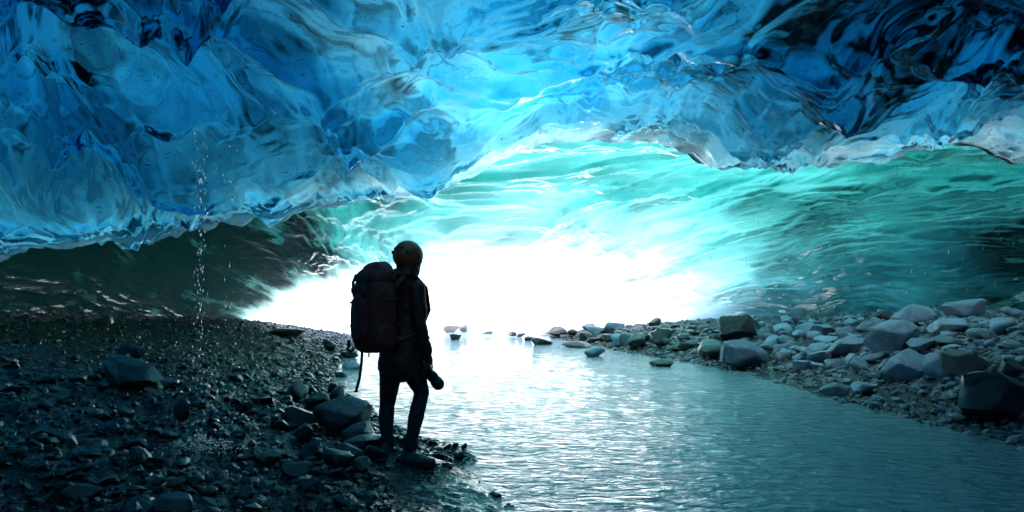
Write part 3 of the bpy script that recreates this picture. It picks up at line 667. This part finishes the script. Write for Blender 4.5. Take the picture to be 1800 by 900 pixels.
for o in [o for o in COL.objects if o.get('group') and o.name in BOX]:
    x0, y0, x1, y1 = BOX[o.name]; cx, cy2 = 0.5 * (x0 + x1), 0.5 * (y0 + y1); best = None
    for k, nm in NAMED.items():
        a0, b0, a1, b1 = BOULDERS[k][0]; dx = cx - 0.5 * (a0 + a1); dy = cy2 - 0.5 * (b0 + b1)
        nx, ny = dx / (a1 - a0), dy / (b1 - b0)
        side = ('right of' if nx > 0 else 'left of') if abs(nx) > abs(ny) else ('in front of' if ny > 0 else 'behind')
        d = math.hypot(dx, dy) - 0.5 * (a1 - a0)
        if d < 45 and (k, side) not in used and (best is None or d < best[0]): best = (d, k, side, nm)
    if best:
        used.add(best[1:3]); o['label'] = f"{o['label'].split(' stone')[0]} stone just {best[2]} the {best[3]}"

# ------------------------------------------------------------------ the hiker
def chain(bm, pts, rad, seg=14, up=(0, 1, 0)):
    """tube of changing girth along points, with rounded ends; rad entries are a radius or (across, deep)"""
    pts = [Vector(p) for p in pts]; rr = [(a, a) if isinstance(a, (int, float)) else a for a in rad]
    n = len(pts); rings = []
    ext = []
    for i in range(n):
        tan = (pts[min(i + 1, n - 1)] - pts[max(i - 1, 0)]).normalized()
        ref = Vector(up)
        if abs(tan.dot(ref)) > 0.95: ref = Vector((1, 0, 0))
        s1 = tan.cross(ref).normalized(); s2 = s1.cross(tan).normalized()
        if i == 0:
            for f in (0.95, 0.7, 0.35): ext.append((pts[0] - tan * min(rr[0]) * f, s1, s2, rr[0][0] * math.sqrt(1 - f * f), rr[0][1] * math.sqrt(1 - f * f)))
        ext.append((pts[i], s1, s2, rr[i][0], rr[i][1]))
        if i == n - 1:
            for f in (0.35, 0.7, 0.95): ext.append((pts[i] + tan * min(rr[i]) * f, s1, s2, rr[i][0] * math.sqrt(1 - f * f), rr[i][1] * math.sqrt(1 - f * f)))
    for c, s1, s2, a, b in ext:
        rings.append([bm.verts.new(c + s1 * a * math.cos(2 * math.pi * k / seg) + s2 * b * math.sin(2 * math.pi * k / seg)) for k in range(seg)])
    for A, B in zip(rings, rings[1:]):
        for k in range(seg): bm.faces.new((A[k], A[(k + 1) % seg], B[(k + 1) % seg], B[k]))
    bm.faces.new(rings[0][::-1]); bm.faces.new(rings[-1])
def ball(bm, c, r, seg=16):
    m = bmesh.ops.create_uvsphere(bm, u_segments=seg, v_segments=seg // 2 + 2, radius=1.0)
    for v in m['verts']: v.co = Vector((v.co.x * r[0] + c[0], v.co.y * r[1] + c[1], v.co.z * r[2] + c[2]))
def fuse(name, bm, voxel, smooth=4, wrinkle=0.0, wscale=9.0, seed=0):
    """one continuous skin over everything in bm"""
    me = bpy.data.meshes.new('tmp'); bm.to_mesh(me); bm.free()
    o = bpy.data.objects.new('tmp', me); COL.objects.link(o)
    m = o.modifiers.new('r', 'REMESH'); m.mode = 'VOXEL'; m.voxel_size = voxel
    if smooth:
        q = o.modifiers.new('s', 'SMOOTH'); q.factor = 0.5; q.iterations = smooth
    dg = bpy.context.evaluated_depsgraph_get(); ev = o.evaluated_get(dg)
    out = bpy.data.meshes.new_from_object(ev); out.name = name
    bpy.data.objects.remove(o); bpy.data.meshes.remove(me)
    n = len(out.vertices); co = np.zeros(n * 3); out.vertices.foreach_get('co', co); co = co.reshape(-1, 3)
    if wrinkle:
        no = np.zeros(n * 3); out.vertices.foreach_get('normal', no); no = no.reshape(-1, 3)
        w = gn(co[:, 0] * wscale + co[:, 1] * wscale * 0.8, co[:, 2] * wscale * 1.9 + 0.7 * co[:, 0] * wscale, seed) + 0.5 * gn((co[:, 0] - co[:, 1]) * wscale * 2.1, co[:, 2] * wscale * 3.1, seed + 3)
        co = co + no * (wrinkle * w)[:, None]
        out.vertices.foreach_set('co', co.ravel())
    out.polygons.foreach_set('use_smooth', np.ones(len(out.polygons), bool)); out.update()
    return out
def to_mesh(name, bm, smooth=True):
    bmesh.ops.recalc_face_normals(bm, faces=bm.faces)
    me = bpy.data.meshes.new(name); bm.to_mesh(me); bm.free()
    me.polygons.foreach_set('use_smooth', np.full(len(me.polygons), smooth)); return me
def rings_mesh(name, rows, smooth=True):
    """closed stack of rings, each a list of points"""
    bm = bmesh.new(); rs = [[bm.verts.new(p) for p in r] for r in rows]; n = len(rs[0])
    for A, B in zip(rs, rs[1:]):
        for k in range(n): bm.faces.new((A[k], A[(k + 1) % n], B[(k + 1) % n], B[k]))
    bm.faces.new(rs[0][::-1]); bm.faces.new(rs[-1]); return to_mesh(name, bm, smooth)
def rbox(name, c, size, bev, axes=None, seg=2):
    bm = bmesh.new(); bmesh.ops.create_cube(bm, size=1.0)
    for v in bm.verts: v.co = Vector((v.co.x * size[0], v.co.y * size[1], v.co.z * size[2]))
    bmesh.ops.bevel(bm, geom=bm.edges[:], offset=bev, segments=seg, affect='EDGES', profile=0.5)
    if axes is not None:
        for v in bm.verts: v.co = axes @ v.co
    for v in bm.verts: v.co += Vector(c)
    return to_mesh(name, bm)
def tube_mesh(name, pts, rad, seg=10, up=(0, 1, 0)):
    bm = bmesh.new(); chain(bm, pts, rad, seg, up); return to_mesh(name, bm)

M['jacket'] = plain('jacket', (0.13, 0.014, 0.015), 0.55, 30, 0.5, 0.006)
M['tights'] = plain('tights', (0.012, 0.013, 0.018), 0.6, 80, 0.2, 0.002)
M['skin'] = plain('skin', (0.5, 0.32, 0.25), 0.5, 40, 0.1, 0.001, 0.1)
M['knit'] = plain('knit', (0.012, 0.012, 0.014), 0.8, 90, 0.3, 0.003)
M['helmet'] = plain('helmet', (0.52, 0.08, 0.025), 0.32, 20, 0.05, 0.001, 0.12)
M['black_plastic'] = plain('black_plastic', (0.014, 0.014, 0.016), 0.35, 60, 0.1, 0.001)
M['pack_cloth'] = plain('pack_cloth', (0.22, 0.024, 0.018), 0.65, 45, 0.5, 0.004)
M['pack_red'] = plain('pack_red', (0.24, 0.02, 0.018), 0.6, 45, 0.4, 0.004)
M['boot_teal'] = plain('boot_teal', (0.02, 0.09, 0.11), 0.6, 50, 0.4, 0.003)
M['boot_red'] = plain('boot_red', (0.10, 0.02, 0.025), 0.55, 50, 0.3, 0.003)
M['rubber'] = plain('rubber', (0.012, 0.012, 0.013), 0.7, 60, 0.4, 0.003)
M['camera_black'] = plain('camera_black', (0.012, 0.012, 0.013), 0.38, 90, 0.2, 0.001)
M['lens_glass'] = plain('lens_glass', (0.02, 0.02, 0.03), 0.05, 10, 0.0, 0.001)

FW = Vector((0.68, 0.733, 0)); RT = Vector((0.733, -0.68, 0))
def B(r, f, z): return RT * r + FW * f + Vector((0, 0, z))
hx, hy = -0.85, 5.2
hz = float(ground(hx, hy)) 
FOOT = (hx, hy, CAM_H - (815 - 540) * hy / FPX)
person = empty('person', FOOT)
tag(person, 'hiker in dark red jacket, black tights and orange helmet, seen from behind', 'person')
# arms and legs, laid out once and used for skin and clothes alike
R_ARM = [(0.105, -0.10, 1.385), (0.128, -0.125, 1.13), (0.172, -0.06, 0.925)]
L_ARM = [tuple(B(-0.15, 0.0, 1.385)), tuple(B(-0.19, 0.10, 1.13)), tuple(B(-0.17, 0.26, 1.02))]
R_LEG = [(0.055, -0.02, 0.86), (0.08, 0.0, 0.70), (0.128, 0.03, 0.556), (0.092, -0.01, 0.39), (0.052, -0.06, 0.15)]
L_LEG = [(-0.115, 0.07, 0.86), (-0.125, 0.06, 0.70), (-0.155, 0.07, 0.46), (-0.16, 0.05, 0.36), (-0.142, 0.02, 0.15)]
LEG_R = [0.105, 0.092, 0.062, 0.064, 0.043]
bm = bmesh.new()
ball(bm, B(0, 0.03, 1.635), (0.078, 0.09, 0.115)); ball(bm, B(0.0, 0.115, 1.60), (0.02, 0.02, 0.03)); ball(bm, B(0, 0.085, 1.55), (0.045, 0.045, 0.04))
for sx in (-1, 1): ball(bm, B(0.08 * sx, 0.02, 1.62), (0.015, 0.02, 0.03)); ball(bm, B(0.03 * sx, 0.105, 1.64), (0.013, 0.013, 0.011))
chain(bm, [B(0, 0, 1.42), B(0, 0.02, 1.58)], [0.06, 0.055])
chain(bm, [B(-0.04, 0, 0.86), B(-0.02, 0, 1.05), B(0, 0, 1.25), B(0, 0, 1.40)], [(0.15, 0.11), (0.13, 0.10), (0.16, 0.11), (0.14, 0.085)], up=FW)
chain(bm, R_ARM, [0.05, 0.042, 0.03]); chain(bm, L_ARM, [0.05, 0.042, 0.03])
chain(bm, R_LEG, [a * 0.9 for a in LEG_R]); chain(bm, L_LEG, [a * 0.9 for a in LEG_R])
chain(bm, [R_LEG[-1], (0.06, -0.06, 0.07)], [0.04, 0.04]); chain(bm, [L_LEG[-1], (-0.13, 0.03, 0.07)], [0.04, 0.04])
link('body', fuse('body', bm, 0.012, 3), M['skin'], person)
bm = bmesh.new()
J = [(0.79, -0.052, 0.185, 0.15), (0.88, -0.045, 0.18, 0.148), (1.0, -0.03, 0.17, 0.138), (1.12, -0.012, 0.168, 0.135), (1.25, 0.0, 0.178, 0.14), (1.36, 0.0, 0.172, 0.12), (1.43, 0.0, 0.125, 0.10), (1.48, 0.0, 0.09, 0.095)]
chain(bm, [B(0, 0, z) + Vector((x, 0, 0)) for z, x, a, b in J], [(a, b) for z, x, a, b in J], 24, up=FW)
chain(bm, [B(0, 0.0, 1.44), B(0, 0.01, 1.51), B(0, 0.025, 1.565)], [0.10, 0.095, 0.088], 18)       # high collar and rolled hood
chain(bm, [B(-0.07, -0.04, 1.50), B(0, -0.085, 1.515), B(0.07, -0.04, 1.50)], [0.035, 0.045, 0.035])
chain(bm, R_ARM, [0.073, 0.060, 0.046], 16); chain(bm, L_ARM, [0.073, 0.060, 0.046], 16)
jk = link('jacket', fuse('jacket', bm, 0.009, 4, 0.014, 5.0, 5), M['jacket'], person)
link('cuff', tube_mesh('cuff', [(0.168, -0.065, 0.945), (0.178, -0.052, 0.90)], [0.049, 0.047], 16), M['jacket'], jk)
bm = bmesh.new(); chain(bm, R_LEG, LEG_R, 16); chain(bm, L_LEG, LEG_R, 16); chain(bm, [(-0.10, 0.06, 0.88), (0.04, -0.01, 0.88)], [0.115, 0.115], 16)
link('tights', fuse('tights', bm, 0.009, 5, 0.004, 12.0, 8), M['tights'], person)
bm = bmesh.new(); chain(bm, [B(0, 0.03, 1.53), B(0, 0.035, 1.60)], [(0.082, 0.10), (0.086, 0.107)], 18, up=FW)
link('face_buff', fuse('face_buff', bm, 0.009, 2, 0.003, 14.0, 3), M['knit'], person)
# helmet: shell open below, brim, vents, headlamp clips
hc = B(0, 0.03, 1.655)
def helmet_pt(u, v, k=1.0):
    """u round, v from the crown (0) to the rim (1)"""
    ph = v * (math.pi * 0.5 + 0.62 - 0.16 * math.cos(u)); a, b, c = 0.110 * k, 0.128 * k, 0.121 * k
    return hc + RT * (a * math.sin(ph) * math.sin(u)) + FW * (b * math.sin(ph) * math.cos(u)) + Vector((0, 0, c * math.cos(ph)))
bm = bmesh.new(); NU, NV = 32, 14; og = []; ig = []
for k_, store in ((1.0, og), (0.93, ig)):
    for j in range(1, NV + 1): store.append([bm.verts.new(helmet_pt(2 * math.pi * i / NU, j / NV, k_)) for i in range(NU)])
for st in (og, ig):
    for A, C in zip(st, st[1:]):
        for i in range(NU): bm.faces.new((A[i], A[(i + 1) % NU], C[(i + 1) % NU], C[i]))
    c0 = bm.verts.new(helmet_pt(0, 0, 1.0 if st is og else 0.93))
    for i in range(NU): bm.faces.new((c0, st[0][i], st[0][(i + 1) % NU]))
for i in range(NU): bm.faces.new((og[-1][i], og[-1][(i + 1) % NU], ig[-1][(i + 1) % NU], ig[-1][i]))
hl = link('helmet', to_mesh('helmet', bm), M['helmet'], person)
link('helmet_rim', tube_mesh('helmet_rim', [helmet_pt(2 * math.pi * i / 28, 0.985, 1.0) for i in range(29)], [0.006] * 29, 6, up=(0, 0, 1)), M['black_plastic'], hl)
for u, v in ((2.2, 0.62), (3.5, 0.60), (1.35, 0.72), (4.6, 0.7)):
    p = helmet_pt(u, v, 1.01); link('lamp_clip', rbox('lamp_clip', p, (0.022, 0.022, 0.026), 0.005), M['black_plastic'], hl)
for u in (2.65, 3.15, 3.65):
    link('vent_slot', tube_mesh('vent_slot', [helmet_pt(u - 0.14, 0.47, 1.0), helmet_pt(u + 0.14, 0.47, 1.0)], [0.0065, 0.0065], 8), M['black_plastic'], hl)
link('chin_strap', tube_mesh('chin_strap', [helmet_pt(1.75, 0.95, 0.99), B(0.085, 0.06, 1.54), B(0.03, 0.10, 1.505), B(-0.05, 0.09, 1.515), helmet_pt(-1.75, 0.95, 0.99)], [0.006] * 5, 6), M['black_plastic'], person)
# boots
def boot(base, d, ank):
    d = Vector(d).normalized(); s_ = Vector((d.y, -d.x, 0)); base = Vector(base)
    P = lambda f, r, z: base + d * f + s_ * r + Vector((0, 0, z))
    bm = bmesh.new()
    chain(bm, [P(-0.055, 0, 0.055), P(0.03, 0, 0.06), P(0.12, 0, 0.048), P(0.175, 0, 0.04)], [(0.043, 0.042), (0.046, 0.05), (0.05, 0.036), (0.042, 0.028)], 16, up=(0, 0, 1))
    chain(bm, [P(-0.02, 0, 0.07), P(-0.015, 0, 0.13), Vector(ank) + Vector((0, 0, 0.02))], [(0.045, 0.055), (0.05, 0.055), (0.054, 0.056)], 16)
    bt = link('boot', fuse('boot', bm, 0.007, 3, 0.003, 20, 4), M['boot_teal'], person)
    out = [(-0.10, 0.0), (-0.09, 0.03), (-0.04, 0.042), (0.04, 0.04), (0.12, 0.053), (0.18, 0.045), (0.218, 0.015), (0.218, -0.015), (0.18, -0.045), (0.12, -0.05), (0.04, -0.04), (-0.04, -0.042), (-0.09, -0.03)]
    link('sole', rings_mesh('sole', [[P(f, r, z) for f, r in out] for z in (0.0, 0.014, 0.03)], False), M['rubber'], bt)
    bm = bmesh.new(); chain(bm, [P(0.125, 0, 0.042), P(0.178, 0, 0.04)], [(0.0525, 0.037), (0.045, 0.031)], 16, up=(0, 0, 1))
    link('toe_cap', to_mesh('toe_cap', bm), M['boot_red'], bt)
    for q in range(4):
        f0, z0 = 0.085 - 0.028 * q, 0.088 + 0.022 * q
        link('lace', tube_mesh('lace', [P(f0, -0.028, z0), P(f0 + 0.012, 0, z0 + 0.012), P(f0, 0.028, z0)], [0.004] * 3, 6), M['boot_red'], bt)
    link('cuff_band', tube_mesh('cuff_band', [Vector(ank) + Vector((0, 0, 0.005)), Vector(ank) + Vector((0, 0, 0.035))], [0.060, 0.058], 16), M['knit'], bt)
    link('pull_loop', tube_mesh('pull_loop', [P(-0.07, 0, 0.15), P(-0.095, 0, 0.185), P(-0.07, 0, 0.205)], [0.005] * 3, 6), M['rubber'], bt)
boot((0.052, -0.06, 0.0), (0.96, -0.28, 0), R_LEG[-1])
boot((-0.142, 0.02, 0.012), (0.62, 0.78, 0), L_LEG[-1])
# gloves with five bent fingers; the right one closes on the camera grip
def glove(wrist, palm, fdir, curl, sd_, thumb):
    w = Vector(wrist); p = Vector(palm); fd = Vector(fdir).normalized(); cu_ = Vector(curl).normalized(); sd_ = Vector(sd_).normalized()
    bm = bmesh.new(); chain(bm, [w, w.lerp(p, 0.55), p], [0.030, (0.036, 0.026), (0.038, 0.022)], 12, up=cu_)
    for q, (off, ln) in enumerate(((-0.031, 0.066), (-0.010, 0.076), (0.011, 0.072), (0.031, 0.056))):
        a = p + sd_ * off; b1 = a + fd * ln * 0.5 + cu_ * 0.006; c = b1 + fd * ln * 0.22 + cu_ * ln * 0.34; e = c - fd * ln * 0.08 + cu_ * ln * 0.32
        chain(bm, [a - fd * 0.01, b1, c, e], [0.0115, 0.0105, 0.0098, 0.0085], 8)
    t0 = w.lerp(p, 0.45) + sd_ * thumb * 0.028; t1 = t0 + sd_ * thumb * 0.022 + fd * 0.03 + cu_ * 0.012; t2 = t1 + fd * 0.026 + cu_ * 0.026
    chain(bm, [t0, t1, t2], [0.015, 0.0125, 0.010], 8)
    return link('glove', fuse('glove', bm, 0.0035, 2), M['knit'], person)
glove((0.178, -0.052, 0.905), (0.196, -0.045, 0.825), (0.12, 0.05, -1), (-0.75, 0.5, -0.1), (0.55, 0.83, 0), -1)
glove(tuple(Vector(L_ARM[2]) + Vector((0.01, 0.01, 0))), tuple(Vector(L_ARM[2]) - RT * 0.02 + FW * 0.07), tuple(FW), (0, 0, -1), tuple(RT), 1)

# backpack, worn but a thing of its own
pk = empty('backpack', FOOT); tag(pk, 'large dark trekking backpack with a red side panel on the hikers back', 'backpack')
PC = B(0.0, -0.295, 0)
def pk_ring(z, a, b, off=0.0, n=28, e=3.2, dr=0.0):
    out = []
    for k in range(n):
        t = 2 * math.pi * k / n; c, s_ = math.cos(t), math.sin(t)
        out.append(PC + RT * (dr + a * math.copysign(abs(c)**(2 / e), c)) + FW * (off + b * math.copysign(abs(s_)**(2 / e), s_)) + Vector((0, 0, z)))
    return out
def ruffle(me, amp, sc, seed):
    n = len(me.vertices); co = np.zeros(n * 3); no = np.zeros(n * 3); me.vertices.foreach_get('co', co); me.vertices.foreach_get('normal', no)
    co = co.reshape(-1, 3); no = no.reshape(-1, 3); w = gn((co[:, 0] + co[:, 1]) * sc, co[:, 2] * sc * 1.3, seed) + 0.5 * gn((co[:, 0] - co[:, 1]) * sc * 2.2, co[:, 2] * sc * 2.6, seed + 1)
    me.vertices.foreach_set('co', (co + no * (w * amp)[:, None]).ravel()); me.update(); return me
def grow(a, b, n): return [a + (b - a) * i / n for i in range(n + 1)]
zz = grow(0.90, 1.47, 22)
rows = [pk_ring(z, itp(z, [0.90, 0.925, 0.98, 1.2, 1.40, 1.47], [0.115, 0.15, 0.168, 0.175, 0.16, 0.135]), itp(z, [0.90, 0.925, 0.98, 1.2, 1.40, 1.47], [0.075, 0.105, 0.122, 0.128, 0.115, 0.095])) for z in zz]
mb = link('main_bag', ruffle(rings_mesh('main_bag', rows), 0.010, 9, 5), M['pack_cloth'], pk)
zz = grow(1.425, 1.592, 10)
rows = [pk_ring(z, itp(z, [1.425, 1.45, 1.50, 1.56, 1.592], [0.142, 0.152, 0.145, 0.105, 0.05]), itp(z, [1.425, 1.45, 1.50, 1.56, 1.592], [0.112, 0.124, 0.115, 0.08, 0.035]), itp(z, [1.42, 1.6], [0.0, 0.05])) for z in zz]
ld = link('lid', ruffle(rings_mesh('lid', rows), 0.012, 11, 9), M['pack_cloth'], pk)
for r0 in (-0.07, 0.07):
    link('lid_strap', tube_mesh('lid_strap', [PC + RT * r0 + FW * -0.112 + Vector((0, 0, 1.49)), PC + RT * r0 + FW * -0.140 + Vector((0, 0, 1.43)), PC + RT * r0 + FW * -0.135 + Vector((0, 0, 1.32))], [(0.012, 0.003)] * 3, 8), M['black_plastic'], ld)
    link('buckle', rbox('buckle', PC + RT * r0 + FW * -0.138 + Vector((0, 0, 1.37)), (0.035, 0.02, 0.045), 0.005), M['black_plastic'], ld)
for r0 in (0.09, 0.16):
    link('buckle', rbox('buckle', PC + RT * r0 + FW * (-0.06 if r0 < 0.12 else 0.06) + Vector((0, 0, 1.50)), (0.022, 0.022, 0.03), 0.005), M['lens_glass'], ld)
def panel(name, mat, r0, f0, z0, z1, w, ax, thick=0.018):
    """padded panel sitting on the bag's flank"""
    rows = []
    A = RT if ax == 'f' else FW; N_ = -FW if ax == 'f' else RT
    c = PC + RT * r0 + FW * f0
    for z in grow(z0, z1, 10):
        q = math.sqrt(max(1 - abs((2 * (z - z0) / (z1 - z0) - 1))**4, 0.02)); rows.append([c + A * (w * q * math.cos(t)) + N_ * (thick * math.sin(t)) + Vector((0, 0, z)) for t in [2 * math.pi * k / 16 for k in range(16)]])
    return link(name, ruffle(rings_mesh(name, rows), 0.004, 12, 4), mat, pk)
panel('front_pocket', M['pack_cloth'], -0.01, -0.128, 0.97, 1.34, 0.105, 'f', 0.03)
panel('side_panel', M['pack_red'], 0.155, -0.01, 1.06, 1.40, 0.07, 'r')
panel('side_pocket', M['pack_cloth'], 0.158, 0.0, 0.94, 1.12, 0.09, 'r', 0.025)
panel('side_pocket', M['pack_cloth'], -0.158, 0.0, 0.94, 1.14, 0.09, 'r', 0.025)
for z in (1.12, 1.30):
    for sg in (-1, 1):
        link('compression_strap', tube_mesh('compression_strap', [PC + RT * (0.165 * sg) + FW * 0.10 + Vector((0, 0, z)), PC + RT * (0.172 * sg) + Vector((0, 0, z - 0.01)), PC + RT * (0.12 * sg) + FW * -0.133 + Vector((0, 0, z - 0.02))], [(0.004, 0.010)] * 3, 8, up=(0, 0, 1)), M['black_plastic'], pk)
for sg in (-1, 1):
    link('shoulder_strap', tube_mesh('shoulder_strap', [B(0.09 * sg, -0.17, 1.40), B(0.10 * sg, -0.10, 1.475), B(0.105 * sg, 0.0, 1.495), B(0.11 * sg, 0.115, 1.40), B(0.12 * sg, 0.14, 1.22), B(0.155 * sg, 0.02, 1.05), B(0.11 * sg, -0.16, 1.0)], [(0.032, 0.012)] * 7, 10, up=FW), M['pack_cloth'], pk)
hb = [B(-0.03, -0.16, 0.955), B(0.15, -0.08, 0.95), B(0.15, 0.06, 0.95), B(0.0, 0.155, 0.945), B(-0.2, 0.08, 0.95), B(-0.2, -0.08, 0.95), B(-0.03, -0.16, 0.955)]
link('hip_belt', tube_mesh('hip_belt', [p + Vector((-0.03, 0, 0)) for p in hb], [(0.012, 0.04)] * 7, 10, up=(0, 0, 1)), M['pack_cloth'], pk)
link('hanging_strap', tube_mesh('hanging_strap', [Vector((-0.272, -0.30, 0.91)), Vector((-0.278, -0.30, 0.82)), Vector((-0.29, -0.30, 0.72)), Vector((-0.318, -0.30, 0.615))], [(0.011, 0.004)] * 4, 8), M['black_plastic'], pk)
link('strap_end', rbox('strap_end', (-0.319, -0.30, 0.612), (0.03, 0.012, 0.016), 0.004), M['black_plastic'], pk)
link('hanging_strap', tube_mesh('hanging_strap', [Vector((-0.225, -0.28, 0.91)), Vector((-0.227, -0.28, 0.87))], [(0.006, 0.003)] * 2, 8), M['black_plastic'], pk)
link('buckle', rbox('buckle', (-0.415, -0.12, 0.965), (0.03, 0.03, 0.05), 0.006), M['black_plastic'], pk)
link('strap_bundle', tube_mesh('strap_bundle', [(-0.41, -0.12, 0.95), (-0.425, -0.13, 0.92), (-0.405, -0.12, 0.895), (-0.392, -0.11, 0.905), (-0.385, -0.12, 0.93)], [0.010, 0.012, 0.012, 0.010, 0.008], 8), M['black_plastic'], pk)
link('grab_loop', tube_mesh('grab_loop', [PC + RT * -0.14 + FW * -0.05 + Vector((0, 0, 1.50)), PC + RT * -0.175 + FW * -0.06 + Vector((0, 0, 1.475)), PC + RT * -0.185 + FW * -0.06 + Vector((0, 0, 1.43)), PC + RT * -0.155 + FW * -0.05 + Vector((0, 0, 1.42))], [0.006] * 4, 8), M['black_plastic'], pk)

# camera in the right hand, lens down
pc = empty('photo_camera', FOOT); tag(pc, 'black camera with a thick lens pointing down in the hikers gloved hand', 'camera')
lens_d = Vector((0.60, 0.10, -0.80)).normalized()
c0 = Vector((0.165, -0.02, 0.765))
side_ = lens_d.cross(Vector((0, 1, 0))).normalized(); oth = lens_d.cross(side_).normalized()
AX = Matrix((side_, oth, lens_d)).transposed()
link('camera_body', rbox('camera_body', c0, (0.095, 0.13, 0.05), 0.012, AX), M['camera_black'], pc)
link('viewfinder_hump', rbox('viewfinder_hump', c0 - side_ * 0.055, (0.03, 0.055, 0.05), 0.010, AX), M['camera_black'], pc)
link('grip', rbox('grip', c0 + oth * 0.052 + lens_d * 0.025, (0.08, 0.035, 0.04), 0.012, AX), M['rubber'], pc)
ln = link('lens', tube_mesh('lens', [c0 + lens_d * 0.03, c0 + lens_d * 0.06, c0 + lens_d * 0.062, c0 + lens_d * 0.12, c0 + lens_d * 0.122, c0 + lens_d * 0.165], [0.036, 0.036, 0.041, 0.042, 0.047, 0.050], 24), M['camera_black'], pc)
link('zoom_ring', tube_mesh('zoom_ring', [c0 + lens_d * 0.085, c0 + lens_d * 0.105], [0.0445, 0.0445], 24), M['rubber'], ln)
link('front_glass', tube_mesh('front_glass', [c0 + lens_d * 0.178, c0 + lens_d * 0.183], [0.038, 0.03], 20), M['lens_glass'], ln)
link('neck_strap', tube_mesh('neck_strap', [c0 - side_ * 0.03 + oth * 0.07, c0 + Vector((0.05, 0.05, 0.06)), c0 + Vector((0.055, 0.0, 0.0)), c0 + Vector((0.02, -0.06, -0.05)), c0 - side_ * 0.02 - oth * 0.07], [(0.008, 0.003)] * 5, 8), M['black_plastic'], pc)

# ------------------------------------------------------------------ meltwater dripping from the ceiling
def drops_mesh(name, pts, rad, length):
    """spindle shaped drops"""
    n = len(pts); t = np.array([(0, 0, -1.0), (1, 0, -0.35), (-0.5, 0.87, -0.35), (-0.5, -0.87, -0.35), (0, 0, 1.0)])
    f = np.array([(0, 2, 1), (0, 3, 2), (0, 1, 3), (4, 1, 2), (4, 2, 3), (4, 3, 1)])
    S = np.stack([rad, rad, length], 1)
    V = (pts[:, None, :] + t[None] * S[:, None, :]).reshape(-1, 3); F = (f[None] + (np.arange(n) * 5)[:, None, None]).reshape(-1, 3)
    return mesh_np(name, V, [F], True)
def make_drip_mat():
    m, nt = new_mat('clear_water'); t = NT(nt)
    g = t.n('BsdfGlass'); g.inputs['IOR'].default_value = 1.33; g.inputs['Roughness'].default_value = 0.05
    n = t.noise(t.n('TexCoord').outputs['Object'], 40, 1); t.l(t.bump(n, 0.1, 0.001), g.inputs['Normal'])
    o = t.n('OutputMaterial'); t.l(g.outputs[0], o.inputs['Surface']); return m
M['clear_water'] = make_drip_mat()
r_ = np.random.default_rng(77)
SX, SY, SZ = hit(352, 802)
def falling(cx, cy_, n, spread, z0, z1):
    p = np.stack([cx + r_.normal(0, spread, n), cy_ + r_.normal(0, spread * 1.5, n), r_.uniform(z0, z1, n)], 1); return p
p = np.concatenate([falling(SX + dx, SY + dy, n // 2, 0.015, SZ, 2.5) for dx, dy, n in [(0, 0, 60), (-0.03, 0.1, 50), (0.04, -0.1, 50), (-0.07, 0.15, 40), (-0.12, 0.3, 40), (0.09, 0.2, 40), (0.15, 0.1, 25), (-0.2, 0.5, 30), (-0.3, 0.6, 25)]])
p2 = np.stack([r_.uniform(1.5, 8, 260), r_.uniform(6, 13, 260), r_.uniform(0.1, 3.4, 260)], 1)
tag(link('falling_water', drops_mesh('falling_water', p, r_.uniform(0.001, 0.002, len(p)), r_.uniform(0.02, 0.075, len(p))), M['clear_water']), 'trickle of meltwater drops falling onto the black gravel', kind='stuff')
tag(link('falling_water', drops_mesh('falling_water', p2, r_.uniform(0.002, 0.004, 260), r_.uniform(0.03, 0.10, 260)), M['clear_water']), 'scattered meltwater drops falling over the far river bank', kind='stuff')
n = 520; a = r_.uniform(0, 2 * math.pi, n); q = np.abs(r_.normal(0, 0.10, n)); hgt = np.maximum(0.12 - q * 0.5, 0.01) * r_.random(n)
p = np.stack([SX + q * np.cos(a) * 1.6, SY + q * np.sin(a), SZ + 0.03 + hgt], 1); rr_ = r_.uniform(0.002, 0.006, n)
tag(link('water_splash', drops_mesh('water_splash', p, rr_, rr_ * 1.6), M['clear_water']), 'splash of drops where the trickle lands on the gravel', kind='stuff')
